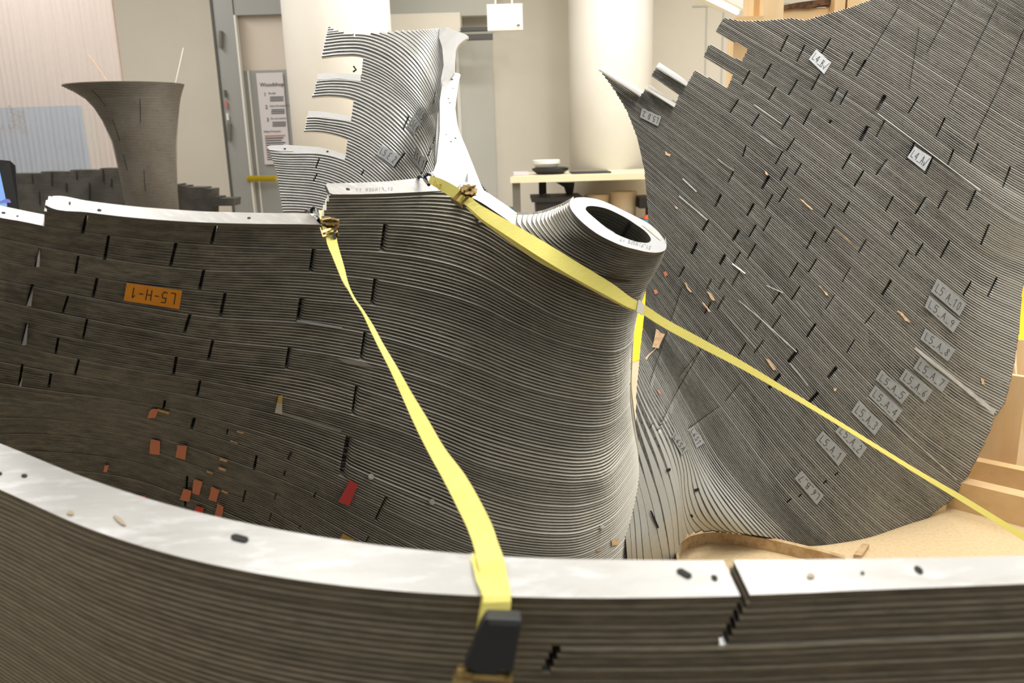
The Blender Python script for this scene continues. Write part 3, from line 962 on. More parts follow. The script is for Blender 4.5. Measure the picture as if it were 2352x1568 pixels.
# ================================================================== the bowl shell with the finger tube
bowl = thing('plate_bowl_shell', 'dark curved shell of stacked silver edged plates with a ribbed finger tube rising from it', 'sculpture', (-0.1, 1.9, 0.0))
LMrows = [
 (-10, [(-80,395),(100,420),(300,437),(480,445),(700,447),(870,445),(1000,438),(1075,446),(1150,490),(1250,562),(1380,630),(1455,650),(1492,638),(1488,622)]),
 (0, [(-80,435),(100,474),(300,500),(480,511),(700,515),(870,514),(1000,522),(1100,548),(1196,605),(1291,656),(1387,692),(1440,702),(1476,690),(1472,672)]),
 (9, [(-80,480),(100,518),(300,547),(480,563),(700,571),(870,576),(1000,594),(1100,626),(1196,678),(1291,727),(1387,750),(1436,746),(1466,722),(1462,702)]),
 (18, [(-80,530),(100,567),(300,602),(480,621),(700,624),(870,641),(1000,666),(1100,698),(1196,745),(1291,783),(1387,803),(1430,797),(1456,772),(1453,750)]),
 (27, [(-80,585),(100,617),(300,650),(480,670),(700,686),(870,702),(1000,731),(1100,766),(1196,807),(1291,842),(1387,860),(1428,850),(1451,815),(1448,790)]),
 (36, [(-80,625),(100,663),(300,700),(480,727),(700,741),(870,769),(1000,806),(1100,842),(1196,880),(1291,906),(1380,917),(1422,906),(1448,868),(1446,842)]),
 (45, [(-80,672),(100,712),(300,751),(480,780),(700,803),(870,835),(1000,874),(1100,912),(1196,945),(1291,968),(1370,975),(1415,960),(1446,922),(1444,895)]),
 (54, [(-80,715),(100,762),(300,801),(480,830),(700,855),(870,903),(1000,945),(1100,982),(1196,1012),(1280,1030),(1350,1035),(1402,1018),(1449,968),(1446,940)]),
 (63, [(-80,765),(100,808),(300,848),(480,877),(700,922),(870,970),(1000,1018),(1100,1060),(1190,1085),(1270,1099),(1335,1102),(1400,1085),(1454,1010),(1452,980)]),
 (72, [(-80,815),(100,850),(300,885),(480,918),(700,970),(870,1028),(1000,1077),(1100,1118),(1199,1148),(1280,1158),(1345,1155),(1410,1128),(1462,1050),(1459,1020)]),
 (86, [(-80,895),(100,918),(300,940),(480,981),(690,1052),(870,1134),(1000,1190),(1100,1230),(1199,1248),(1280,1254),(1345,1245),(1415,1205),(1468,1125),(1466,1095)]),
 (100, [(-80,965),(100,965),(300,992),(480,1045),(680,1120),(850,1205),(990,1275),(1100,1310),(1199,1322),(1280,1326),(1350,1315),(1420,1270),(1473,1195),(1472,1165)]),
 (120, [(-80,1050),(100,1050),(290,1070),(450,1122),(600,1178),(760,1270),(920,1350),(1080,1390),(1199,1405),(1280,1410),(1350,1400),(1430,1360),(1478,1290),(1477,1260)]),
 (145, [(-80,1160),(100,1160),(270,1180),(400,1225),(500,1290),(620,1310),(800,1400),(1000,1460),(1199,1490),(1280,1500),(1360,1490),(1440,1450),(1482,1370),(1481,1340)]),
]
LM = Surf(LMrows, dplane)


def lm_ext(mx, my, i):
    if i < -6: return mx > 757 - (-10 - i) * 2.4 * 0 - (i + 10) * 2.3
    if i < 0: return mx > 757 - (i + 10) * 2.3
    if i < 9: return mx > 106 - i * 0.9
    return mx > -500


def lm_a(x, y, i):
    a = np.interp(x, [0, 450, 700, 1000, 1300, 1400, 1440, 1470], [.08, .12, .25, .46, .50, .52, .66, .87])  # left wall's shade put into the shape: pale ledges narrowed there
    a = a + np.interp(y, [850, 1200], [0, .14]) * np.interp(x, [700, 1100], [0, 1])
    a = a + np.interp(x, [1050, 1200, 1400], [0, .1, .08]) * np.interp(y, [650, 900], [1, 0])
    if i in (62, 63): a = a + np.interp(x, [1395, 1430], [0, .6])
    if i in (18, 96): a = a + np.interp(x, [1400, 1435], [0, .5])
    if i % 9 == 0: a = a + .14
    return np.minimum(a, .93)


lmg = []
def G(lst, x1, y1, x2, y2, w=4, d=0.03): lst.append((x1, y1, x2, y2, w, d))
for g in [(884,513,875,575,7),(719,572,712,622,6),(861,641,853,698,7),(691,686,683,738,8),(838,763,828,826,6),(664,798,656,846,6),
          (818,890,809,950,6),(800,1002,784,1090,12),(887,1142,863,1192,5),(497,512,485,563,8),(200,485,190,535,8),
          (404,560,391,614,8),(250,542,240,598,7),(468,622,458,666,8),(180,588,173,630,6),(517,675,506,729,8),(223,640,213,686,7),
          (437,722,423,766,8),(157,680,143,722,6),(489,782,478,829,7),(200,735,190,780,6),(405,822,398,863,7),(134,778,127,815,6),
          (460,874,452,913,6),(181,827,172,862,6),(380,918,375,940,6),(117,858,112,890,6),(447,960,440,985,8),(590,1045,583,1080,6),
          (668,1040,660,1058,4),(725,1130,719,1145,3),(634,1133,629,1148,3),(563,1128,557,1153,5),(622,1180,617,1196,3),(846,1232,838,1247,4),(430,1095,425,1162,6),
          (92,572,82,613,7),(75,655,63,703,8),(62,742,52,793,7),(52,835,43,888,6),(524,985,521,998,3),(655,1080,651,1094,3),(690,1205,684,1215,3)]:
    G(lmg, *g)
o_lm, bv_lm = stack('plate_wall', LM, range(-10, 145), lm_ext, lmg, lm_a, 13, 0.055, (4, -25), [M['ledge_bowl'], M['edge_bowl']], bowl, gdepth=0.03, curl=4.5, ajit=0.05)

TBrows = [
 (-26, [(1318,457),(1309,474),(1335,508),(1374,538),(1432,565),(1491,579),(1521,578),(1531,563),(1528,548)]),
 (-22, [(1296,470),(1287,485),(1312,524),(1356,558),(1422,586),(1484,597),(1516,594),(1527,578),(1524,562)]),
 (-18, [(1272,480),(1266,497),(1292,538),(1340,573),(1410,606),(1475,614),(1510,609),(1522,592),(1519,576)]),
 (-14, [(1236,491),(1232,508),(1262,550),(1315,590),(1390,624),(1458,636),(1500,629),(1513,610),(1510,595)]),
 (-10, [(1188,493),(1190,515),(1235,563),(1290,605),(1370,643),(1440,657),(1485,650),(1503,629),(1500,612)]),
 (-6, [(1140,486),(1150,515),(1200,573),(1270,622),(1360,663),(1436,677),(1474,672),(1490,650),(1487,632)]),
]
TB = Surf(TBrows, dplane)
def tb_a(x, y, i):
    return np.interp(x, [1160, 1240, 1300, 1340, 1420, 1530], [.88, .80, .58, .42, .34, .36])
o_tb, bv_tb = stack('finger_tube', TB, range(-26, -6), lambda x, y, i: x > 0, [], tb_a, 8, 0.028, (-1, -6), [M['ledge_bowl'], M['edge_bowl']], bowl, ajit=0.03)

# ring plate on top of the tube
outer = [(1308,470),(1311,461),(1320,455),(1335,453),(1352,454),(1374,458),(1403,469),(1432,483),(1462,498),(1491,514),(1508,528),(1520,542),(1528,555),(1531,566),(1528,574),(1520,578),(1506,580),(1491,579),(1462,573),(1432,565),(1403,553),(1374,538),(1354,524),(1335,508),(1320,492),(1311,479)]
inner = [(1345,480),(1347,475),(1353,473),(1362,473),(1377,475),(1393,479),(1418,490),(1442,503),(1463,517),(1481,530),(1491,541),(1495,549),(1494,554),(1489,557),(1476,557),(1462,555),(1438,547),(1413,536),(1393,523),(1374,508),(1360,496),(1350,487)]
NW = Vector(NC[0] * R_ + NC[1] * U_ - NC[2] * F_)
def smooth_closed(pts, n):
    a = np.array(pts + pts[:1], float)
    d = np.concatenate([[0], np.cumsum(np.hypot(*np.diff(a, axis=0).T))])
    t = np.linspace(0, d[-1], n, endpoint=False)
    b = np.array(pts[-2:] + pts + pts[:3], float)
    dd = np.concatenate([[-(np.hypot(*(b[1] - b[0])) + np.hypot(*(b[2] - b[1])))], [0]])
    k = np.concatenate([[0], np.cumsum(np.hypot(*np.diff(b, axis=0).T))]); k -= k[2]
    return hermite(k, b, t)
on = smooth_closed(outer, 96); inn = smooth_closed(inner, 96)
# match the inner loop to the outer one by angle
def order(loop):
    c = loop.mean(0); a = np.arctan2((loop[:, 1] - c[1]) * 2.2 - (loop[:, 0] - c[0]) * 1.0, loop[:, 0] - c[0])
    k = int(np.argmin(a)); lp = np.roll(loop, -k, 0)
    return lp
on = order(on); inn = order(inn)
VO = [Vector(v) for v in W(on[:, 0], on[:, 1], dplane(on[:, 0], on[:, 1], -26.6))]
VI = [Vector(v) for v in W(inn[:, 0], inn[:, 1], dplane(inn[:, 0], inn[:, 1], -26.6))]
n = 96
V = VO + VI + [v - NW * TPL for v in VO] + [v - NW * TPL for v in VI]
Fc = []; MI = []
for i in range(n):
    j = (i + 1) % n
    Fc += [(i, j, n + j, n + i), (2 * n + i, 3 * n + i, 3 * n + j, 2 * n + j), (i, 2 * n + i, 2 * n + j, j), (n + i, n + j, 3 * n + j, 3 * n + i)]
    MI += [0, 0, 1, 1]
M['ringtop'] = mat('brushed_ring_top', (174, 177, 179), 0.42, 0.2, [((168, 171, 173), 30, (1, 4, 1), 0.45, 0.7, 0.6)])
ring = obj('ring_plate', V, Fc, [M['ringtop'], M['edge_bowl']], bowl, MI)
# inner lining: stacked rings seen through the opening
V = []; Fc = []; MI = []; n0 = 0
for k in range(13):
    zoff = -NW * TPL * (k + 1)
    sc = 1.0 + 0.012 * (k % 2) + k * 0.002
    ce = sum(VI, Vector()) / n
    A = [ce + (v - ce) * sc + zoff for v in VI]; B = [a - NW * TPL * .8 for a in A]; C = [ce + (v - ce) * (sc + .03) + zoff - NW * TPL * .8 for v in VI]; D = [c - NW * TPL * .2 for c in C]
    V += A + B + C + D
    for s in range(4 if k < 12 else 3):
        for i in range(n):
            j = (i + 1) % n
            Fc.append((n0 + s * n + i, n0 + s * n + j, n0 + (s + 1) * n + j, n0 + (s + 1) * n + i)); MI.append(0)
    n0 += 4 * n
V += [ce + (v - ce) * 1.1 - NW * TPL * 14 for v in VI]; Fc.append(tuple(range(n0, n0 + n))); MI.append(0)
lin = obj('tube_lining', V, Fc, M['edge_bowl'], bowl, MI)
m_ = MB()
a = P(1449, 506, dplane(1449, 506, -26) - .0); b = P(1437, 543, dplane(1437, 543, -24))
ac = VI[0]
i1 = min(range(n), key=lambda i: (inn[i][0] - 1450) ** 2 + (inn[i][1] - 507) ** 2)
pt = VI[i1] + (ce - VI[i1]) * .01 - NW * .004
m_.beam(pt, pt - NW * .078, .006, .004, up=tuple(ce - VI[i1])); 
m_.build('lining_joint', M['dark'], bowl)
i2 = min(range(n), key=lambda i: (inn[i][0] - 1405) ** 2 + (inn[i][1] - 531) ** 2)
m_ = MB(); pt = VI[i2] + (ce - VI[i2]) * .05; m_.beam(pt - NW * .001, pt - NW * .006, .014, .006, up=tuple(ce - VI[i2])); m_.build('rim_tab', M['edge_bowl'], bowl)
# inverted marker writing on the ring and on the silver top plate
fr = lambda X, Y, L=-26.7: P(X, Y, dplane(X, Y, L) - 0.0006)
write('marker_writing', 'S1_FINGER 17', fr, [(1497, 574), (1420, 551), (1423, 542), (1500, 565)], M['faintink'], bowl, lw=.8, margin=(.05, .1))
m_ = MB(); q = [(1482, 514), (1521, 545), (1516, 551), (1475, 517)]
m_.add([fr(*p) for p in q], [(0, 3, 2, 1)]); m_.build('writing_smudge', mat('yellowed_smudge', (212, 206, 186), .5), bowl)
write('marker_writing', 'FINGER17', fr, [(1512, 549), (1478, 519), (1482, 515), (1517, 544)], M['faintink'], bowl, lw=.8, margin=(.05, .1))

# silver top plates of the saddle, nested terraces
def cr_open(pts, n):
    a = np.array(pts, float)
    k = np.concatenate([[0], np.cumsum(np.hypot(*np.diff(a, axis=0).T))])
    return hermite(k, a, np.linspace(0, k[-1], n))
def terrace(name, edge, close, L, th, mats, parent, n=60):
    e = [tuple(p) for p in cr_open(edge, n)] + list(close)
    q = [P(x, y, float(dplane(np.array(x), np.array(y), L))) for x, y in e]
    m_ = MB(); m_.prism(q, -NW * th, 0, 1)
    return m_.build(name, mats, parent)
pm = [M['top'], M['edge_bowl']]
tp = terrace('top_plate', [(1030,168),(1040,167),(1052,168),(1057,170),(1055,182),(1050,215),(1046,250),(1047,285),(1054,308),(1060,335),(1066,370),(1067,395),(1064,412),(1055,427),(1040,436)],
   [(1010,438),(960,441),(893,444),(820,446),(764,446),(757,443),(748,424),(751,421),(820,419.5),(893,416),(950,410),(980,403),(996,392),(1003,372),(1006,340),(1010,300),(1010,232),(1016,190)], -10.4, TPL, [M['top'], M['edge_bowl']], bowl, 70)
E_ = [
 [(1046,250),(1050,290),(1061,325),(1070,365),(1075,400),(1074,425),(1068,440),(1052,458)],
 [(1046,250),(1051,290),(1063,325),(1073,362),(1080,400),(1083,430),(1082,455),(1070,472)],
 [(1046,250),(1052,292),(1065,326),(1077,365),(1087,405),(1094,435),(1098,460),(1094,480)],
 [(1046,250),(1053,294),(1067,330),(1081,369),(1094,408),(1104,440),(1114,466),(1124,500)],
 [(1046,250),(1054,298),(1069,334),(1085,374),(1100,412),(1113,442),(1130,470),(1155,510)],
]
for k, e in enumerate(E_):
    terrace('saddle_plate', e, [(min(e[-1][0], 1100), e[-1][1]), (1075, 468), (1045, 447), (1012, 428), (1000, 410), (1000, 350), (1005, 260)], -9.4 + k * 1.0, TPL, [M['ringtop'], M['edge_bowl']], bowl, 50)
terrace('saddle_plate', [(1046,250),(1055,305),(1071,342),(1088,385),(1103,420),(1117,445),(1136,465),(1160,483),(1185,493),(1205,497),(1235,495),(1262,487)],
        [(1250, 515), (1215, 545), (1190, 540), (1150, 520), (1100, 488), (1050, 455), (1012, 430), (1000, 410), (1000, 350), (1005, 260)], -4.4, TPL * 1.6, [M['ringtop'], M['edge_bowl']], bowl, 70)
fr2 = lambda X, Y: P(X, Y, float(dplane(np.array(X), np.array(Y), -10.4)) - 0.0008)
write('marker_writing', 'S1_FINGER 17', fr2, [(904, 429), (816, 433), (816, 440), (904, 437)], M['faintink'], bowl, lw=.9, margin=(.02, .05))
def hole(px, py, rx, ry, fn, parent, rot=0.0):
    m_ = MB(); pts = []
    for k in range(16):
        a = 2 * math.pi * k / 16
        x = rx * math.cos(a); y = ry * math.sin(a)
        pts.append(fn(px + x * math.cos(rot) - y * math.sin(rot), py + x * math.sin(rot) + y * math.cos(rot)))
    m_.prism(pts, Vector(F_) * 0.0005)
    return m_.build('bolt_hole', M['dark'], parent)
hole(799, 434, 5, 2.6, fr2, bowl, .3)
for (x, y, r) in ((1038, 182, 3), (1041, 203, 1.6), (1030, 226, 1.8), (1033, 236, 2), (1046, 317, 2.4), (1036, 325, 2), (1025, 309, 1.4)):
    hole(x, y, r, r * .5, fr2, bowl, .3)
# saw-toothed plate edges on the back of the saddle
m_ = MB()
for k in range(8):
    x = 1096 + k * 4.0; y = 418 + k * 5.0
    q = [P(x, y, 1.90), P(x + 7, y + 1, 1.90), P(x + 8, y + 5, 1.90), P(x + 1, y + 4, 1.90)]
    m_.prism(q, Vector((0, .03, 0)), 1, 1 if k % 1 == 0 else 0)
m_.build('tooth_edge', [M['plate'], M['edge_panel']], bowl)

# silver top strips of the left wall
def strip(name, front, back, L, parent):
    f = cr_open(front, 40); b = cr_open(back, 40)
    V = [P(x, y, float(dplane(np.array(x), np.array(y), L))) for x, y in f] + [P(x, y, float(dplane(np.array(x), np.array(y), L))) for x, y in b]
    m_ = MB(); n = 40
    q = V[:n] + V[n:][::-1]
    m_.prism(q, -NW * TPL * .9, 0, 1)
    return m_.build(name, [M['top'], M['edge_bowl']], parent)
strip('rim_plate', [(104,470),(110,473.5),(200,487),(300,499),(400,507),(480,511),(600,514),(700,515),(736,516)],
      [(110,458),(116,451),(124,450),(200,461),(300,473),(400,481),(480,486),(600,489),(712,490)], -0.9, bowl)
strip('rim_plate', [(-80,478),(-40,489),(0,499),(50,508),(98,518)], [(-80,462),(-40,468),(0,475),(50,486),(101,493.5)], 8.1, bowl)
fr3 = lambda X, Y: P(X, Y, float(dplane(np.array(X), np.array(Y), -0.9)) - 0.001)
fr4 = lambda X, Y: P(X, Y, float(dplane(np.array(X), np.array(Y), 8.1)) - 0.001)
hole(228, 482, 5, 2.6, fr3, bowl, .1); hole(572, 500, 4.2, 2.2, fr3, bowl); hole(8, 488, 5, 2.2, fr4, bowl, .1); hole(40, 495.5, 3, 1.6, fr4, bowl, .1)
o = hole(160, 466, 2.5, 4, fr3, bowl); o.data.materials[0] = M['bark']

# added white slivers stand in for light through open joints and bright cuts
for q in ([(88,574),(92,572),(90,613),(83,613)], [(75,657),(77,655),(71,703),(61,703)], [(62,745),(64,742),(60,792),(50,793)], [(50,870),(51,868),(48,888),(43,888)]):
    patch('joint_sliver', [bv_lm], [q[0], q[1], q[2], q[3]], M['plate'], bowl, lift=.006, nx=1, ny=3)
patch('joint_sliver', [bv_lm], [(640, 908), (649, 907), (648, 926), (636, 926)], M['tape_tan'], bowl, lift=.005, nx=1, ny=2)
patch('joint_sliver', [bv_lm], [(636, 926), (648, 926), (648, 952), (631, 948)], M['plate'], bowl, lift=.005, nx=1, ny=2)
for q in ([(648, 945), (784, 988), (784, 994), (646, 952)], [(683, 734), (786, 751), (784, 756), (681, 738)], [(766, 820), (830, 829), (870, 846), (800, 836)]):
    patch('exposed_ledge', [bv_lm], [q[0], q[1], q[2], q[3]], M['tape_grey'], bowl, lift=.003, nx=6, ny=1)

label([bv_lm], bowl, [(411, 710), (284, 690), (291, 649), (418, 667)], 'L5-H-1', M['tape_orange'], lw=2.2, gap=.4)
for q, mm in (([(346,1008),(368,1012),(366,1045),(344,1042)],'tape_salmon'), ([(407,1021),(430,1025),(425,1056),(403,1050)],'tape_salmon'),
              ([(445,1100),(465,1107),(458,1137),(441,1132)],'tape_salmon'), ([(486,1117),(504,1125),(496,1153),(479,1147)],'tape_salmon'),
              ([(422,1122),(440,1126),(434,1152),(413,1148)],'tape_salmon'), ([(499,1155),(514,1163),(507,1192),(493,1186)],'tape_salmon'),
              ([(449,1162),(468,1166),(466,1184),(446,1178)],'tape_red'), ([(240,1068),(250,1068),(246,1084),(237,1083)],'tape_salmon'),
              ([(346,940),(366,938),(355,960),(337,960)],'tape_salmon'), ([(366,940),(388,946),(387,952),(364,945)],'tape_tan'),
              ([(804,1101),(823,1112),(802,1163),(777,1151)],'tape_pink'), ([(787,1225),(815,1238),(806,1252),(776,1244)],'tape_tan'),
              ([(310,1138),(334,1138),(332,1144),(308,1144)],'tape_red'), ([(545,989),(560,993),(559,997),(544,993)],'residue'),
              ([(505,1051),(522,1057),(521,1061),(504,1057)],'residue'), ([(503,1072),(520,1078),(518,1083),(502,1077)],'residue'),
              ([(510,1124),(524,1130),(520,1134),(508,1128)],'residue'), ([(530,1011),(546,1016),(545,1019),(530,1014)],'residue'),
              ([(476,1080),(488,1086),(487,1089),(475,1084)],'residue')):
    patch('tape_patch', [bv_lm], q, M[mm], bowl, lift=.005, nx=3, ny=3, edge=.8)
for q, mm in (([(1405,1240),(1420,1237),(1419,1250),(1406,1253)],'residue'), ([(1371,1262),(1382,1258),(1380,1264),(1372,1266)],'residue')):
    patch('tape_residue', [bv_lm], q, M[mm], bowl, lift=.003, nx=2, ny=2, edge=1)
for (x, y) in ((852, 1094), (992, 1152), (1382, 1210)):
    m_ = MB(); p = surfpt([bv_lm], x, y, .002)
    m_.lathe(p, [(.006, -.006), (.007, 0), (.005, .005)], 8, axis=-Vector(F_) + Vector((0, 0, .6))); m_.build('bolt', M['plate'], bowl)

# ================================================================== pale finger shell behind (tagged E)
pale = thing('pale_finger_shell', 'pale silver shell of stacked plates with three finger notches on its left edge', 'sculpture', P(820, 700, 2.2))
def dE(x, y):
    return 2.22 - 0.00022 * (y - 60) + 0.00016 * (x - 800)
Er = [
 (-18, [(620,-50),(730,-50),(800,-40),(880,-30),(970,0),(1022,50),(1042,110),(1050,170)]),
 (0, [(620,56),(730,55),(800,50),(865,50),(925,68),(975,108),(1004,160),(1019,225)]),
 (6, [(620,98),(738,88),(800,82),(850,86),(905,110),(955,155),(992,218),(1014,292)]),
 (12, [(618,150),(738,133),(785,128),(834,131),(898,162),(960,222),(996,282),(1013,350)]),
 (20, [(614,200),(728,184),(779,181),(829,187),(885,213),(938,256),(978,312),(1002,375)]),
 (26, [(612,240),(714,224),(766,221),(812,229),(865,257),(918,302),(958,352),(988,402)]),
 (32, [(610,280),(706,267),(749,269),(807,278),(855,303),(903,342),(944,386),(974,428)]),
 (38, [(606,312),(699,303),(749,305),(799,319),(845,343),(890,380),(928,420),(958,460)]),
 (45, [(600,345),(653,350),(733,351),(792,366),(840,395),(880,430),(912,468),(935,500)]),
 (54, [(605,395),(660,400),(725,405),(775,420),(820,446),(860,480),(890,520),(910,560)]),
 (68, [(620,490),(680,488),(735,494),(780,508),(820,532),(850,560),(875,600),(895,640)]),
]
ES = Surf([(L, [(x, y, dE(x, y) + (0.0 if c < 6 else 0.02 * (c - 5))) for c, (x, y) in enumerate(r)]) for L, r in Er])
Epoly = [(754,58),(765,66),(790,74),(812,79),(850,76),(900,72),(958,69),(1028,64),(1040,100),(1030,150),(1021,172),(1013,232),(1014,298),(1011,358),(1003,385),(990,410),(960,470),(930,560),(650,560),
         (650,487),(636,398),(618,343),(700,349),(733,350),(792,366),(799,319),(749,306),(699,303),(706,267),(749,268),(807,277),(812,229),(766,222),(714,224),(723,212),(728,184),(779,181),(829,187),(834,131),(785,129),(738,133)]
eg = []
for g in [(938,270,925,300,3),(990,340,982,362,3),(1000,215,994,245,3),(733,365,726,385,3),(727,402,720,416,3),(836,392,830,402,3),(930,352,905,384,4),(982,368,968,398,4),(1002,302,994,332,4)]:
    G(eg, *g, .015)
def e_a(x, y, i):
    return np.clip(np.interp(x, [700, 900, 1000], [.42, .48, .62]) + (.18 if i < 4 else 0), 0, .9)
o_e, bv_e = stack('plate_stack', ES, range(-18, 68), lambda x, y, i: inpoly(x, y, Epoly), eg, e_a, 9, 0.05, (2, 3), [M['plate'], M['edge_light']], pale, eoff=0.004, ajit=.04)
# end flange: right-hand flared face and foot
def fl(X, Y, o=0.0): return P(X, Y, dE(X, Y) + o)
m_ = MB()
e = cr_open([(1010,64),(1028,65),(1045,70),(1062,76),(1073,81),(1076,84),(1066,92),(1055,101),(1047,115),(1044,133),(1043,150),(1043,168)], 30)
q = [fl(x, y, -.004) for x, y in e] + [fl(1020, 200), fl(1012, 250), fl(1013, 180), fl(1019, 150), fl(1016, 110), fl(1008, 85)]
m_.prism(q, Vector((0, .04, 0))); m_.build('end_plate', M['flange'], pale)
for q in ([(730,170),(748,168),(790,169),(829,172),(829,187),(779,181),(729,184)], [(709,255),(735,256),(780,262),(807,268),(807,279),(749,270),(707,268)],
          [(613,337),(622,334),(660,333),(733,338),(765,345),(795,356),(792,367),(733,352),(653,351),(620,345)]):
    m_ = MB(); k = len(q)
    m_.prism([fl(x, y, .0 if y > 0 else 0) - Vector(F_) * .002 for x, y in q], Vector((0, .03, -.004))); m_.build('finger_top', M['flange'], pale)
for (x, y) in ((655, 342), (753, 348)):
    hole(x, y, 2.6, 1.4, lambda X, Y: fl(X, Y) - Vector(F_) * .0035, pale)
for q, t in (([(966,241),(980,257),(967,284),(952,263)], 'L5.E.5'), ([(950,264),(968,286),(952,311),(936,288)], 'L5.E.4'),
             ([(877,333),(921,358),(904,383),(866,352)], 'L5.E.2'), ([(955,338),(980,366),(970,396),(947,365)], 'L5.E.1')):
    label([bv_e], pale, q, t, M['tape_silver'] if t.endswith('2') else M['tape_grey'], lw=1.0, lift=.003, gap=.22)
write('ink_mark', 'J', fr, [], M['ink'], pale) if False else None
m_ = MB(); m_.tube([P(812, 152, 2.2), P(818, 160, 2.2), P(811, 165, 2.2)], .0025, 6); m_.build('ink_mark', M['ink'], pale)

# ================================================================== big grey panel on the right
panel = thing('grey_plate_panel', 'large grey curved panel of stacked plates covered in tape labels and dark joint slots', 'sculpture', P(1950, 1260, 2.35))
Rr = [
 (-45, [(2000,-280),(2100,-225),(2200,-165),(2310,-100),(2440,-25),(2560,50),(2680,110)]),
 (0, [(1850,-190),(1950,-132),(2050,-73),(2160,-8),(2290,70),(2400,140),(2500,200)]),
 (36, [(1730,-90),(1830,-30),(1950,42),(2090,130),(2250,232),(2362,300),(2450,330)]),
 (70, [(1600,5),(1700,65),(1850,155),(2016,260),(2200,397),(2345,492),(2410,512)]),
 (97, [(1480,50),(1617,130),(1760,218),(1900,318),(2060,440),(2240,585),(2362,645)]),
 (140, [(1340,132),(1500,245),(1680,382),(1850,530),(2020,680),(2200,833),(2330,905)]),
 (176, [(1400,318),(1510,412),(1625,520),(1760,660),(1920,835),(2090,1005),(2230,1108)]),
 (202, [(1430,455),(1530,565),(1654,707),(1760,830),(1900,985),(2030,1115),(2150,1205)]),
 (236, [(1440,625),(1515,744),(1609,880),(1700,1005),(1811,1146),(1934,1264),(2010,1325)]),
 (260, [(1440,740),(1500,845),(1568,971),(1618,1072),(1680,1160),(1750,1240),(1820,1300)]),
 (268, [(1450,820),(1492,910),(1545,1005),(1568,1075),(1574,1140),(1592,1196),(1640,1240)]),
 (272, [(1448,880),(1475,950),(1512,1030),(1537,1095),(1552,1160),(1558,1225),(1562,1300)]),
 (275, [(1440,960),(1462,1040),(1484,1110),(1500,1170),(1510,1225),(1520,1275),(1530,1340)]),
 (277, [(1425,1010),(1445,1090),(1462,1150),(1470,1200),(1474,1250),(1478,1300),(1484,1350)]),
 (280, [(1395,1020),(1414,1095),(1428,1150),(1434,1200),(1438,1250),(1442,1300),(1446,1350)]),
]
def dR(x, y, c, L):
    d = 2.42 - 0.00012 * (y - 400) + 0.00000022 * (x - 1850) ** 2
    d += [0.0, 0, 0, 0, 0.0, 0.04, 0.16][c]
    if L > 255: d -= (L - 255) * 0.010
    return d
RS = Surf([(L, [(x, y, dR(x, y, c, L)) for c, (x, y) in enumerate(r)]) for L, r in Rr])
Rpoly = [(1377,160),(1472,220),(1482,203),(1549,245),(1561,217),(1495,176),(1508,153),(1577,196),(1597,160),(1671,203),(1684,172),(1617,130),(1629,102),(1704,141),(1719,112),(1645,72),(1662,41),
         (1700,48),(1760,47),(1820,42),(1850,46),(1900,32),(1950,18),(2000,0),(2060,-20),(2150,-60),(2300,-120),(2500,-200),(2600,100),(2460,330),(2395,480),(2372,600),(2347,660),(2340,760),(2326,850),(2308,920),
         (2292,948),(2284,952),(2272,990),(2240,1058),(2195,1138),(2130,1188),(2070,1230),(2010,1262),(1960,1273),(1925,1269),(1860,1253),(1800,1239),(1740,1229),(1690,1221),(1640,1217),(1600,1219),(1576,1230),(1562,1250),(1559,1290),(1560,1345),(1420,1345),
         (1420,1180),(1462,1085),(1460,1000),(1462,900),(1472,790),(1482,700),(1490,560),(1488,480),(1480,390),(1465,320),(1440,255),(1410,205)]
rg = []
